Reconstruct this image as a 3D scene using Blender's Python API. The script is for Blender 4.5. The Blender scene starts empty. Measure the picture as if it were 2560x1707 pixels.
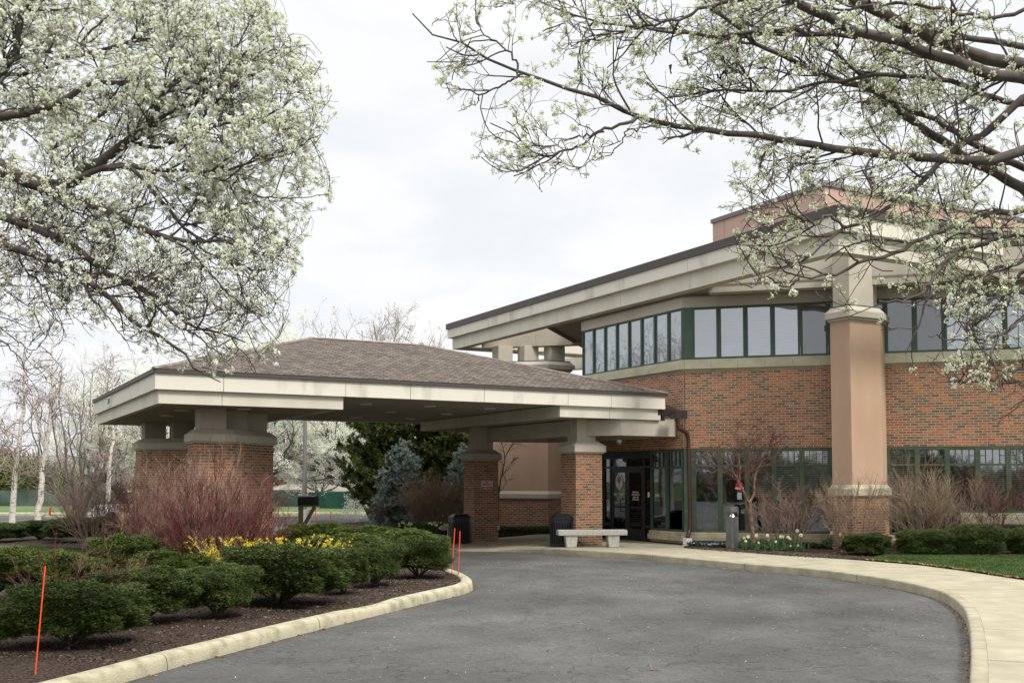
import bpy, math, random
import numpy as np
from mathutils import Vector, Matrix
from mathutils.geometry import delaunay_2d_cdt

S = bpy.context.scene
COL = S.collection
# ------------------------------------------------------------ camera
F = 2620.0; PITCH = math.radians(3.0); CAMZ = 1.77
SH = 346.5 - F*math.tan(PITCH)
cam = bpy.data.cameras.new('camera'); cam_o = bpy.data.objects.new('camera', cam); COL.objects.link(cam_o)
cam_o.location = (0, 0, CAMZ); cam_o.rotation_euler = (math.pi/2+PITCH, 0, 0)
cam.sensor_width = 36; cam.lens = 36*F/2560; cam.shift_y = SH/2560; cam.clip_start = 0.05; cam.clip_end = 3000
S.camera = cam_o
S.render.resolution_x = 1024; S.render.resolution_y = 682
# ------------------------------------------------------------ world and sun
SUN_EL, SUN_AZ = math.radians(48), math.radians(128)      # azimuth clockwise from +Y: behind the camera on the right
W = bpy.data.worlds.new('World'); S.world = W; W.use_nodes = True
nt = W.node_tree; nt.nodes.clear()
def N(t, **k):
    n = nt.nodes.new(t)
    for a, b in k.items(): setattr(n, a, b)
    return n
out = N('ShaderNodeOutputWorld'); mixw = N('ShaderNodeMixShader'); b1 = N('ShaderNodeBackground'); b2 = N('ShaderNodeBackground')
sky = N('ShaderNodeTexSky', sky_type='NISHITA'); sky.sun_disc = False; sky.sun_elevation = SUN_EL; sky.sun_rotation = SUN_AZ
b1.inputs[1].default_value = 0.10
tc = N('ShaderNodeTexCoord'); sep = N('ShaderNodeSeparateXYZ'); ad = N('ShaderNodeMath', operation='ADD'); ad.inputs[1].default_value = 0.22
dx = N('ShaderNodeMath', operation='DIVIDE'); dy = N('ShaderNodeMath', operation='DIVIDE'); cmb = N('ShaderNodeCombineXYZ')
ab = N('ShaderNodeMath', operation='ABSOLUTE')
L = nt.links.new
L(tc.outputs['Generated'], sep.inputs[0]); L(sep.outputs[2], ab.inputs[0]); L(ab.outputs[0], ad.inputs[0])
L(sep.outputs[0], dx.inputs[0]); L(ad.outputs[0], dx.inputs[1]); L(sep.outputs[1], dy.inputs[0]); L(ad.outputs[0], dy.inputs[1])
L(dx.outputs[0], cmb.inputs[0]); L(dy.outputs[0], cmb.inputs[1])
no = N('ShaderNodeTexNoise'); no.inputs['Scale'].default_value = 2.6; no.inputs['Detail'].default_value = 6; no.inputs['Roughness'].default_value = 0.55; no.inputs['Distortion'].default_value = 0.35
L(cmb.outputs[0], no.inputs['Vector'])
cr = N('ShaderNodeValToRGB'); cr.color_ramp.elements[0].position = 0.34; cr.color_ramp.elements[0].color = (0.505, 0.515, 0.528, 1)
cr.color_ramp.elements[1].position = 0.58; cr.color_ramp.elements[1].color = (0.565, 0.563, 0.56, 1)
e = cr.color_ramp.elements.new(0.47); e.color = (0.535, 0.54, 0.55, 1)
L(no.outputs[0], cr.inputs[0]); L(cr.outputs[0], b2.inputs[0])
zr = N('ShaderNodeMapRange'); zr.inputs[1].default_value = .40; zr.inputs[2].default_value = 1.0; zr.inputs[3].default_value = 1.0; zr.inputs[4].default_value = 2.9   # an overcast sky is brightest overhead
L(ab.outputs[0], zr.inputs[0]); L(zr.outputs[0], b2.inputs[1])
L(sky.outputs[0], b1.inputs[0]); L(b1.outputs[0], mixw.inputs[1]); L(b2.outputs[0], mixw.inputs[2]); mixw.inputs[0].default_value = 0.95
L(mixw.outputs[0], out.inputs[0])
sl = bpy.data.lights.new('sun', 'SUN'); sun = bpy.data.objects.new('sun', sl); COL.objects.link(sun)
sl.energy = 1.9; sl.angle = math.radians(14); sl.color = (1.0, 0.94, 0.85)
sd = Vector((math.sin(SUN_AZ)*math.cos(SUN_EL), math.cos(SUN_AZ)*math.cos(SUN_EL), math.sin(SUN_EL)))
sun.rotation_euler = sd.to_track_quat('Z', 'Y').to_euler()
S.view_settings.view_transform = 'Standard'; S.view_settings.look = 'None'; S.view_settings.exposure = 0.86; S.view_settings.gamma = 1
S.render.engine = 'CYCLES'

# ------------------------------------------------------------ helpers
RND = random.Random(5)
def rng(s): return np.random.default_rng(s)
def ray(px, py):
    a = (px-1280)/F; b = (853.5+SH-py)/F; c, s = math.cos(PITCH), math.sin(PITCH)
    return (a, c-b*s, s+b*c)
def at(px, py, Y):                       # the point at distance Y seen at a pixel of the survey photo
    r = ray(px, py); k = Y/r[1]; return Vector((r[0]*k, Y, CAMZ+r[2]*k))
def gr(px, py, z=0.0):                   # the point of the ground seen there
    r = ray(px, py); k = (z-CAMZ)/r[2]; return Vector((r[0]*k, r[1]*k, z))
TH = math.atan(1430/2620.0)
A = Vector((-math.sin(TH), math.cos(TH), 0)); B = Vector((math.cos(TH), math.sin(TH), 0))
Cd = (B-A).normalized(); D = (A+B).normalized()
UP = Vector((0, 0, 1))

def tag(o, label=None, cat=None, group=None, kind=None):
    if label: o['label'] = label
    if cat: o['category'] = cat
    if group: o['group'] = group
    if kind: o['kind'] = kind
    return o
def empty(name, loc=(0, 0, 0), label=None, cat=None, group=None, rz=0):
    o = bpy.data.objects.new(name, None); COL.objects.link(o); o.location = loc; o.rotation_euler.z = rz; o.empty_display_size = .2
    return tag(o, label, cat, group)
def wm(o):
    b = Matrix.Translation(o.location) @ o.rotation_euler.to_matrix().to_4x4() @ Matrix.Diagonal((*o.scale, 1))
    return wm(o.parent) @ o.matrix_parent_inverse @ b if o.parent else b
def link(name, me, parent=None, world=True):
    o = bpy.data.objects.new(name, me); COL.objects.link(o)
    if parent:
        o.parent = parent
        if world: o.matrix_parent_inverse = wm(parent).inverted()
    return o
def copy_tree(o, parent=None):
    c = o.copy(); COL.objects.link(c)
    if parent: c.parent = parent
    for ch in list(o.children): copy_tree(ch, c)
    return c

class MB:
    """polygons with metre uvs"""
    def __init__(s): s.v = []; s.f = []; s.uv = []; s.m = []
    def face(s, pts, uv=None, m=0):
        i = len(s.v); s.v += [tuple(p) for p in pts]; s.f.append(tuple(range(i, i+len(pts))))
        if uv is None:
            n = (Vector(pts[1])-Vector(pts[0])).cross(Vector(pts[-1])-Vector(pts[0]))
            if abs(n.z) > .7*n.length: uv = [(p[0], p[1]) for p in pts]
            else:
                t = Vector((-n.y, n.x, 0)).normalized(); uv = [(Vector(p).dot(t), p[2]) for p in pts]
        s.uv += list(uv); s.m.append(m)
    def prism(s, poly, z0, z1, m=0, top=None, caps=True):
        """vertical prism over a plan polygon (counter-clockwise); top: another plan polygon for a taper"""
        n = len(poly); tp = top or poly
        a = sum(poly[i][0]*poly[(i+1) % n][1]-poly[(i+1) % n][0]*poly[i][1] for i in range(n))
        if a < 0: poly = poly[::-1]; tp = tp[::-1]
        u = 0
        for i in range(n):
            p, q = poly[i], poly[(i+1) % n]; pt, qt = tp[i], tp[(i+1) % n]
            d = math.hypot(q[0]-p[0], q[1]-p[1])
            s.face([(p[0], p[1], z0), (q[0], q[1], z0), (qt[0], qt[1], z1), (pt[0], pt[1], z1)], [(u, z0), (u+d, z0), (u+d, z1), (u, z1)], m); u += d
        if caps:
            s.face([(p[0], p[1], z1) for p in tp], None, m); s.face([(p[0], p[1], z0) for p in reversed(poly)], None, m)
    def box(s, o, u, w, L0, L1, w0, w1, z0, z1, m=0):
        """box in a frame o + a*u + b*w"""
        P = [Vector(o)+u*a+w*b for a, b in ((L0, w0), (L1, w0), (L1, w1), (L0, w1))]
        s.prism([(p.x, p.y) for p in P], z0, z1, m)
    def ring(s, poly, z0, z1, t, m=0):
        """hollow prism of wall thickness t (inwards)"""
        inn = offset(poly, t); n = len(poly)
        for i in range(n):
            j = (i+1) % n
            s.prism([poly[i], poly[j], inn[j], inn[i]], z0, z1, m)
    def build(s, name, mats, parent=None, bevel=0, smooth=False):
        me = bpy.data.meshes.new(name); me.from_pydata(s.v, [], s.f)
        uvl = me.uv_layers.new(name='UVMap'); uvl.data.foreach_set('uv', np.array(s.uv, dtype=np.float32).ravel())
        for mm in (mats if isinstance(mats, (list, tuple)) else [mats]): me.materials.append(mm)
        me.polygons.foreach_set('material_index', s.m)
        if smooth: me.polygons.foreach_set('use_smooth', [True]*len(s.f))
        o = link(name, me, parent)
        if bevel:
            wl = o.modifiers.new('weld', 'WELD'); wl.merge_threshold = .0005
            b = o.modifiers.new('bevel', 'BEVEL'); b.width = bevel; b.segments = 2; b.limit_method = 'ANGLE'; b.angle_limit = math.radians(30)
        return o
def area2(poly):
    n = len(poly); return sum(poly[i][0]*poly[(i+1) % n][1]-poly[(i+1) % n][0]*poly[i][1] for i in range(n))
def offset(poly, t):
    """inset a convex-ish plan polygon by t (negative grows it)"""
    n = len(poly); sg = 1 if area2(poly) > 0 else -1; res = []
    for i in range(n):
        p0, p1, p2 = Vector(poly[i-1][:2]), Vector(poly[i][:2]), Vector(poly[(i+1) % n][:2])
        d1 = (p1-p0).normalized(); d2 = (p2-p1).normalized()
        n1 = Vector((-d1.y, d1.x))*sg; n2 = Vector((-d2.y, d2.x))*sg
        k = 1+n1.dot(n2); res.append(tuple(p1+(n1+n2)*(t/max(k, .2))))
    return res
def XY(*ps): return [(p[0], p[1]) for p in ps]

class NM:
    """numpy mesh collector"""
    def __init__(s): s.v = []; s.t = []; s.q = []; s.n = 0
    def add(s, v, f, m=0):
        v = np.asarray(v, np.float32).reshape(-1, 3); f = np.asarray(f, np.int64)
        if len(f) == 0: return
        (s.q if f.shape[1] == 4 else s.t).append((f+s.n, m)); s.v.append(v); s.n += len(v)
    def build(s, name, mats, parent=None, world=True, smooth=True):
        me = bpy.data.meshes.new(name)
        V = np.concatenate(s.v); T = [x[0] for x in s.t]; Q = [x[0] for x in s.q]
        nt_ = sum(map(len, T)); nq = sum(map(len, Q))
        me.vertices.add(len(V)); me.vertices.foreach_set('co', V.ravel())
        loops = np.concatenate([a.ravel() for a in T+Q]).astype(np.int32)
        me.loops.add(len(loops)); me.loops.foreach_set('vertex_index', loops)
        me.polygons.add(nt_+nq)
        st = np.concatenate([np.arange(nt_)*3, nt_*3+np.arange(nq)*4]).astype(np.int32)
        me.polygons.foreach_set('loop_start', st)
        mi = np.concatenate([np.full(len(a), m) for a, m in s.t+s.q]).astype(np.int32)
        for mm in (mats if isinstance(mats, (list, tuple)) else [mats]): me.materials.append(mm)
        me.polygons.foreach_set('material_index', mi)
        if smooth: me.polygons.foreach_set('use_smooth', np.ones(nt_+nq, bool))
        me.update(calc_edges=True)
        return link(name, me, parent, world)

def norm(a): return a/np.maximum(np.linalg.norm(a, axis=-1, keepdims=True), 1e-9)
def tubes(P, R, sides=4):
    n, k, _ = P.shape
    T = norm(np.gradient(P, axis=1)); ref = np.array([.31, .17, .93]); ref2 = np.array([.9, .3, -.2])
    mean = norm(P[:, -1]-P[:, 0]); use = np.abs(mean@norm(ref)) > .9
    rf = np.where(use[:, None], ref2, ref)[:, None, :]
    U = norm(np.cross(T, np.broadcast_to(rf, T.shape))); Vv = np.cross(T, U)
    a = np.arange(sides)*2*np.pi/sides
    V = P[:, :, None, :]+R[:, :, None, None]*(np.cos(a)[None, None, :, None]*U[:, :, None, :]+np.sin(a)[None, None, :, None]*Vv[:, :, None, :])
    base = (np.arange(n)*k*sides)[:, None, None]+(np.arange(k-1)*sides)[None, :, None]+np.arange(sides)[None, None, :]
    nx = (np.arange(n)*k*sides)[:, None, None]+(np.arange(k-1)*sides)[None, :, None]+((np.arange(sides)+1) % sides)[None, None, :]
    Fc = np.stack([base, nx, nx+sides, base+sides], -1).reshape(-1, 4)
    return V.reshape(-1, 3), Fc
def resample(pts, k, jit=0, r=None):
    p = np.array(pts, float)
    # catmull-rom densify
    q = []
    pp = np.vstack([2*p[0]-p[1], p, 2*p[-1]-p[-2]])
    for i in range(1, len(pp)-2):
        for t in np.linspace(0, 1, 8, endpoint=False):
            a, b, c, d = pp[i-1], pp[i], pp[i+1], pp[i+2]
            q.append(.5*((2*b)+(-a+c)*t+(2*a-5*b+4*c-d)*t*t+(-a+3*b-3*c+d)*t**3))
    q.append(p[-1]); q = np.array(q)
    s = np.concatenate([[0], np.cumsum(np.linalg.norm(np.diff(q, axis=0), axis=1))]); u = np.linspace(0, s[-1], k)
    o = np.stack([np.interp(u, s, q[:, i]) for i in range(q.shape[1])], 1)
    if jit: o[1:-1, :3] += r.normal(0, jit, (k-2, 3))
    return o
def grow(P, R, n, t0, t1, ang, length, k, r0, r1, wig, up, g, fall=.4, side=None, flat=0):
    """children on parent polylines P (N,K,3)"""
    Np, K, _ = P.shape
    ln = np.linalg.norm(np.diff(P, axis=1), axis=2).sum(1); idx = g.choice(Np, n, p=ln/ln.sum())
    t = g.uniform(t0, t1, n); ff = t*(K-1); i = np.minimum(ff.astype(int), K-2); fr = (ff-i)[:, None]
    p0 = P[idx, i]; p1 = P[idx, i+1]; pos = p0*(1-fr)+p1*fr; tan = norm(p1-p0)
    rp = R[idx, i]*(1-fr[:, 0])+R[idx, i+1]*fr[:, 0]
    rv = g.normal(0, 1, (n, 3)); rv[:, 2] *= (1-flat); perp = norm(rv-(rv*tan).sum(1, keepdims=True)*tan)
    a = np.radians(ang+g.normal(0, 11, n))[:, None]; d = norm(np.cos(a)*tan+np.sin(a)*perp)
    Lh = length*(1-fall*t)*g.uniform(.55, 1.25, n)
    O = np.zeros((n, k, 3)); O[:, 0] = pos; st = (Lh/(k-1))[:, None]
    bend = g.normal(0, wig*.5, (n, 3))
    for j in range(1, k):
        d = norm(d+g.normal(0, wig, (n, 3))+bend+np.array([0, 0, up])); O[:, j] = O[:, j-1]+d*st
    rr0 = np.minimum(r0*g.uniform(.7, 1.3, n), rp*.85); RR = rr0[:, None]+(np.minimum(r1, rr0*.8)-rr0)[:, None]*np.linspace(0, 1, k)[None, :]
    return O, RR
def rots(n, g, axis=None, spread=1.0):
    """random rotation matrices; if axis (n,3) given z goes to axis"""
    if axis is None: z = norm(g.normal(0, 1, (n, 3)))
    else: z = norm(axis+g.normal(0, spread, (n, 3)))
    x = norm(np.cross(z, g.normal(0, 1, (n, 3)))); y = np.cross(z, x)
    return np.stack([x, y, z], -1)
def instance(nm, tmpl, pos, rot, scale, m):
    """tmpl: list of (verts, faces, mat)"""
    for v, f, mt in tmpl:
        V = np.einsum('nij,kj->nki', rot, v)*scale[:, None, None]+pos[:, None, :]
        Fc = f[None]+(np.arange(len(pos))*len(v))[:, None, None]
        nm.add(V.reshape(-1, 3), Fc.reshape(-1, f.shape[1]), mt)

# ------------------------------------------------------------ materials
def M(name, base=(.5, .5, .5), rough=.8, c2=None, sc=3, detail=4, lo=.4, hi=.6, bump=0, bsc=40, spec=.3, metal=0, coord='Object', stretch=None, c3=None, trans=0, sss=0):
    m = bpy.data.materials.new(name); m.use_nodes = True; t = m.node_tree; b = t.nodes['Principled BSDF']
    b.inputs['Base Color'].default_value = (*base, 1); b.inputs['Roughness'].default_value = rough; b.inputs['Metallic'].default_value = metal
    b.inputs['Specular IOR Level'].default_value = spec
    tcn = t.nodes.new('ShaderNodeTexCoord'); vec = tcn.outputs[coord]
    if stretch:
        mp = t.nodes.new('ShaderNodeMapping'); mp.inputs['Scale'].default_value = stretch; t.links.new(vec, mp.inputs[0]); vec = mp.outputs[0]
    col = None
    if c2:
        n = t.nodes.new('ShaderNodeTexNoise'); n.inputs['Scale'].default_value = sc; n.inputs['Detail'].default_value = detail; t.links.new(vec, n.inputs['Vector'])
        r = t.nodes.new('ShaderNodeValToRGB'); r.color_ramp.elements[0].position = lo; r.color_ramp.elements[1].position = hi
        r.color_ramp.elements[0].color = (*base, 1); r.color_ramp.elements[1].color = (*c2, 1)
        if c3: e_ = r.color_ramp.elements.new((lo+hi)/2); e_.color = (*c3, 1)
        t.links.new(n.outputs[0], r.inputs[0]); t.links.new(r.outputs[0], b.inputs['Base Color']); col = r.outputs[0]
    if bump:
        n = t.nodes.new('ShaderNodeTexNoise'); n.inputs['Scale'].default_value = bsc; n.inputs['Detail'].default_value = 3; t.links.new(vec, n.inputs['Vector'])
        bp = t.nodes.new('ShaderNodeBump'); bp.inputs['Strength'].default_value = 1; bp.inputs['Distance'].default_value = bump
        t.links.new(n.outputs[0], bp.inputs['Height']); t.links.new(bp.outputs[0], b.inputs['Normal'])
    if trans:
        o = t.nodes['Material Output']; tr = t.nodes.new('ShaderNodeBsdfTranslucent'); mx = t.nodes.new('ShaderNodeMixShader'); mx.inputs[0].default_value = trans
        tr.inputs[0].default_value = (*(c2 or base), 1)
        if col: t.links.new(col, tr.inputs[0])
        t.links.new(b.outputs[0], mx.inputs[1]); t.links.new(tr.outputs[0], mx.inputs[2]); t.links.new(mx.outputs[0], o.inputs[0])
    return m
def brick(name):
    m = bpy.data.materials.new(name); m.use_nodes = True; t = m.node_tree; b = t.nodes['Principled BSDF']; lk = t.links.new
    uv = t.nodes.new('ShaderNodeUVMap')
    br = t.nodes.new('ShaderNodeTexBrick'); br.offset = .5; br.squash = 1
    br.inputs['Color1'].default_value = (0, 0, 0, 1); br.inputs['Color2'].default_value = (1, 1, 1, 1); br.inputs['Mortar'].default_value = (.5, .5, .5, 1)
    br.inputs['Scale'].default_value = 1; br.inputs['Mortar Size'].default_value = .0085; br.inputs['Mortar Smooth'].default_value = .15
    br.inputs['Brick Width'].default_value = .2032; br.inputs['Row Height'].default_value = .0677; br.inputs['Bias'].default_value = 0
    lk(uv.outputs[0], br.inputs[0])
    r = t.nodes.new('ShaderNodeValToRGB'); r.color_ramp.interpolation = 'CONSTANT'
    cols = [(0, (.165, .12, .082)), (.12, (.135, .098, .066)), (.22, (.21, .125, .085)), (.32, (.35, .135, .068)), (.48, (.42, .165, .078)), (.64, (.33, .125, .066)), (.80, (.37, .175, .105)), (.92, (.27, .115, .075))]
    r.color_ramp.elements[0].position = 0; r.color_ramp.elements[0].color = (*cols[0][1], 1)
    r.color_ramp.elements[1].position = cols[1][0]; r.color_ramp.elements[1].color = (*cols[1][1], 1)
    for p, c in cols[2:]: e_ = r.color_ramp.elements.new(p); e_.color = (*c, 1)
    lk(br.outputs['Color'], r.inputs[0])
    n = t.nodes.new('ShaderNodeTexNoise'); n.inputs['Scale'].default_value = 28; n.inputs['Detail'].default_value = 4; lk(uv.outputs[0], n.inputs[0])
    n2 = t.nodes.new('ShaderNodeTexNoise'); n2.inputs['Scale'].default_value = .5; n2.inputs['Detail'].default_value = 3; lk(uv.outputs[0], n2.inputs[0])
    mr = t.nodes.new('ShaderNodeMapRange'); mr.inputs[1].default_value = .3; mr.inputs[2].default_value = .7; mr.inputs[3].default_value = .6; mr.inputs[4].default_value = 1.3; lk(n.outputs[0], mr.inputs[0])
    mr2 = t.nodes.new('ShaderNodeMapRange'); mr2.inputs[1].default_value = .3; mr2.inputs[2].default_value = .7; mr2.inputs[3].default_value = .80; mr2.inputs[4].default_value = 1.14; lk(n2.outputs[0], mr2.inputs[0])
    mu = t.nodes.new('ShaderNodeMath'); mu.operation = 'MULTIPLY'; lk(mr.outputs[0], mu.inputs[0]); lk(mr2.outputs[0], mu.inputs[1])
    vm = t.nodes.new('ShaderNodeVectorMath'); vm.operation = 'SCALE'; lk(r.outputs[0], vm.inputs[0]); lk(mu.outputs[0], vm.inputs['Scale'])
    mx = t.nodes.new('ShaderNodeMix'); mx.data_type = 'RGBA'; mx.inputs['B'].default_value = (.40, .355, .255, 1)
    lk(br.outputs['Fac'], mx.inputs['Factor']); lk(vm.outputs[0], mx.inputs['A']); lk(mx.outputs['Result'], b.inputs['Base Color'])
    iv = t.nodes.new('ShaderNodeMath'); iv.operation = 'SUBTRACT'; iv.inputs[0].default_value = 1; lk(br.outputs['Fac'], iv.inputs[1])
    bp = t.nodes.new('ShaderNodeBump'); bp.inputs['Distance'].default_value = .004; lk(iv.outputs[0], bp.inputs['Height']); lk(bp.outputs[0], b.inputs['Normal'])
    b.inputs['Roughness'].default_value = .85; b.inputs['Specular IOR Level'].default_value = .2
    return m
def shingle():
    m = bpy.data.materials.new('shingle'); m.use_nodes = True; t = m.node_tree; b = t.nodes['Principled BSDF']; lk = t.links.new
    uv = t.nodes.new('ShaderNodeUVMap'); br = t.nodes.new('ShaderNodeTexBrick'); br.offset = .37
    br.inputs['Color1'].default_value = (0, 0, 0, 1); br.inputs['Color2'].default_value = (1, 1, 1, 1); br.inputs['Mortar'].default_value = (0, 0, 0, 1)
    br.inputs['Scale'].default_value = 1; br.inputs['Mortar Size'].default_value = .011; br.inputs['Mortar Smooth'].default_value = .4; br.inputs['Brick Width'].default_value = .17; br.inputs['Row Height'].default_value = .11
    lk(uv.outputs[0], br.inputs[0])
    r = t.nodes.new('ShaderNodeValToRGB'); r.color_ramp.elements[0].color = (.078, .066, .056, 1); r.color_ramp.elements[1].color = (.165, .142, .122, 1)
    e_ = r.color_ramp.elements.new(.5); e_.color = (.12, .101, .086, 1)
    lk(br.outputs['Color'], r.inputs[0])
    n = t.nodes.new('ShaderNodeTexNoise'); n.inputs['Scale'].default_value = .9; n.inputs['Detail'].default_value = 5; lk(uv.outputs[0], n.inputs[0])
    mr = t.nodes.new('ShaderNodeMapRange'); mr.inputs[1].default_value = .3; mr.inputs[2].default_value = .7; mr.inputs[3].default_value = .90; mr.inputs[4].default_value = 1.1; lk(n.outputs[0], mr.inputs[0])
    vm = t.nodes.new('ShaderNodeVectorMath'); vm.operation = 'SCALE'; lk(r.outputs[0], vm.inputs[0]); lk(mr.outputs[0], vm.inputs['Scale'])
    mx = t.nodes.new('ShaderNodeMix'); mx.data_type = 'RGBA'; mx.inputs['B'].default_value = (.05, .036, .03, 1)
    lk(br.outputs['Fac'], mx.inputs['Factor']); lk(vm.outputs[0], mx.inputs['A']); lk(mx.outputs['Result'], b.inputs['Base Color'])
    iv = t.nodes.new('ShaderNodeMath'); iv.operation = 'SUBTRACT'; iv.inputs[0].default_value = 1; lk(br.outputs['Fac'], iv.inputs[1])
    bp = t.nodes.new('ShaderNodeBump'); bp.inputs['Distance'].default_value = .01; lk(iv.outputs[0], bp.inputs['Height']); lk(bp.outputs[0], b.inputs['Normal'])
    b.inputs['Roughness'].default_value = .95; b.inputs['Specular IOR Level'].default_value = .1
    return m
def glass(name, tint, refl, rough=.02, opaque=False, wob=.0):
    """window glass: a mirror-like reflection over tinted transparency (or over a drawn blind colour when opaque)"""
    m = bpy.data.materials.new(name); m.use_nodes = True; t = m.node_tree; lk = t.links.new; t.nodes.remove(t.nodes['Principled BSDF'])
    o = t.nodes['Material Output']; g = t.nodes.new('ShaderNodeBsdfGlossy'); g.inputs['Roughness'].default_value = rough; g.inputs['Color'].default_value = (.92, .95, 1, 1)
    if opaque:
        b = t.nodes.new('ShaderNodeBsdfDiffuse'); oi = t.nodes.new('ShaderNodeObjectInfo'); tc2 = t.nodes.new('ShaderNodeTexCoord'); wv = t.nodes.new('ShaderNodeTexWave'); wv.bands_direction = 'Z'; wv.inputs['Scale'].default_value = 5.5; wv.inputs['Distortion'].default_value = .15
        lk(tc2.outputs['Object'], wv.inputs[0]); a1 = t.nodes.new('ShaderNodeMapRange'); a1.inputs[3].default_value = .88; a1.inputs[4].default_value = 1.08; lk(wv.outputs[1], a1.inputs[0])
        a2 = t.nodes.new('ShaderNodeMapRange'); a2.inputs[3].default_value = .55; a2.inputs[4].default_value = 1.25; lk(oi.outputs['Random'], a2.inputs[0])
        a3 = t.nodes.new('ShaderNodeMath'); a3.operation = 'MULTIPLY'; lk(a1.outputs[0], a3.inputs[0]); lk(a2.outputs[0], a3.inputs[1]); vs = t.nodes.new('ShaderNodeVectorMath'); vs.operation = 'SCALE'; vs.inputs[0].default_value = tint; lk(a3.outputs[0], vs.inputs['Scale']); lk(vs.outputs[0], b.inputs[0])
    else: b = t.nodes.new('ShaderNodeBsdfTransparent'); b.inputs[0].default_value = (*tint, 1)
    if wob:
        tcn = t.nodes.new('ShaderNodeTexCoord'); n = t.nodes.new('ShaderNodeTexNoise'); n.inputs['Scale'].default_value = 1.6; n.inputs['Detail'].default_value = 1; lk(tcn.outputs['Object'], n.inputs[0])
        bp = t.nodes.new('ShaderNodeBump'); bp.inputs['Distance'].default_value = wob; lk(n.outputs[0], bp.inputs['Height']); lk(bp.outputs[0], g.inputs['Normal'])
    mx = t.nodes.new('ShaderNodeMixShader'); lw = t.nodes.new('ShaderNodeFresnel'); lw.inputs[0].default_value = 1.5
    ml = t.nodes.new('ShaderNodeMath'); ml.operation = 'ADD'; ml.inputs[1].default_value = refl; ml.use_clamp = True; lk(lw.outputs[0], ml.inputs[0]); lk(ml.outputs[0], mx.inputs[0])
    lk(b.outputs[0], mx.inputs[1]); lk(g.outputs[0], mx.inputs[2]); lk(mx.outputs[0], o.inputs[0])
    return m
BRICK = brick('brick')
CONC = M('cream_precast', (.51, .48, .40), .85, c2=(.60, .57, .485), sc=1.5, detail=8, lo=.28, hi=.58, bump=.002, bsc=60, spec=.2, stretch=(1, 1, .3))
CONCT = M('grey_precast', (.40, .358, .298), .88, c2=(.48, .435, .365), sc=1.1, lo=.3, hi=.7, bump=.002, bsc=60, spec=.2)
CONCS = M('stained_precast', (.43, .41, .34), .88, c2=(.65, .62, .54), sc=1.6, detail=7, lo=.28, hi=.44, bump=.002, bsc=60, spec=.2, stretch=(1, 1, .35))
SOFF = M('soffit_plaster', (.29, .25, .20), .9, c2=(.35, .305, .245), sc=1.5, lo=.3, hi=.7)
TAN = M('tan_stucco', (.41, .275, .19), .9, c2=(.50, .35, .25), sc=1.3, detail=8, lo=.3, hi=.7, bump=.004, bsc=90, spec=.2, stretch=(1, 1, .3))
PINK = M('pink_metal_panel', (.44, .295, .245), .6, c2=(.49, .335, .28), sc=.6, lo=.3, hi=.7, spec=.3)
STONE = M('sill_limestone', (.36, .335, .235), .85, c2=(.47, .44, .325), sc=2.5, lo=.3, hi=.7, bump=.003, bsc=50, spec=.2)
DRIP = M('brown_drip_edge', (.062, .050, .045), .5, spec=.4)
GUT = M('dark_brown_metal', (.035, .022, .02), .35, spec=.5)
COPE = M('grey_coping', (.16, .15, .14), .5)
GREEN = M('green_window_frame', (.030, .068, .042), .45, c2=(.040, .082, .050), sc=2, spec=.5)
GREENL = M('faded_green_frame', (.045, .075, .045), .5, c2=(.075, .105, .055), sc=3, spec=.4)
BLACKF = M('black_door_frame', (.010, .011, .013), .35, spec=.5)
SHING = shingle()
GL_UP = glass('reflective_glass', (.22, .25, .29), .30, opaque=True, wob=.003)
GL_UPL = glass('reflective_glass_left', (.16, .19, .20), .30, opaque=True, wob=.006)
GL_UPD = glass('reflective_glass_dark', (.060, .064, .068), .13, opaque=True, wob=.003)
GL_LO = glass('dark_glass', (.74, .78, .75), .17, wob=.0012)
GL_DK = glass('shaded_glass', (.30, .32, .31), .04)
GL_DOOR = glass('door_glass', (.10, .11, .105), .06, wob=.001)
BLIND = M('blind_slats', (.72, .74, .70), .7)
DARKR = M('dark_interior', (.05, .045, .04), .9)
WHITE = M('white_paint', (.75, .75, .72), .5)
BLACK = M('black_metal', (.012, .013, .018), .4, spec=.5)
BENCH = M('bench_concrete', (.46, .455, .405), .85, c2=(.37, .37, .33), sc=18, lo=.45, hi=.62, bump=.004, bsc=90)
GREYM = M('grey_painted_metal', (.13, .135, .135), .5, c2=(.17, .17, .165), sc=6, spec=.4)
ORANGE = M('orange_fibreglass', (.85, .09, .02), .45)
YELLOWP = M('yellow_plastic', (.75, .6, .03), .5)
BARK = M('pear_bark', (.060, .050, .042), .9, c2=(.115, .10, .085), sc=9, lo=.35, hi=.65, bump=.004, bsc=60, stretch=(1, 1, .5))
BARKG = M('grey_bark', (.11, .095, .08), .9, c2=(.17, .15, .13), sc=7)
TWIG = M('dark_twig', (.055, .038, .032), .85, c2=(.085, .06, .05), sc=5)
TWIGB = M('brown_twig', (.19, .125, .095), .85, c2=(.29, .20, .15), sc=4)
TWIGT = M('tan_twig', (.27, .205, .13), .85, c2=(.36, .28, .19), sc=4)
TWIGR = M('red_dogwood_stem', (.10, .022, .022), .6, c2=(.26, .15, .12), sc=4, lo=.40, hi=.64, c3=(.145, .050, .045))
FARTW = M('far_pale_twig', (.29, .255, .23), .9, c2=(.37, .335, .31), sc=2)
TWIGM = M('maple_twig', (.11, .055, .045), .8, c2=(.16, .085, .065), sc=5)
PAPERB = M('peeling_copper_bark', (.12, .068, .048), .7, c2=(.22, .125, .088), sc=14, lo=.4, hi=.6, bump=.004, bsc=50)
BIRCH = M('birch_bark', (.60, .56, .50), .8, c2=(.12, .10, .09), sc=5, lo=.55, hi=.68, stretch=(1, 1, 2.6))
BIRTW = M('birch_twig', (.28, .225, .20), .85)
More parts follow.
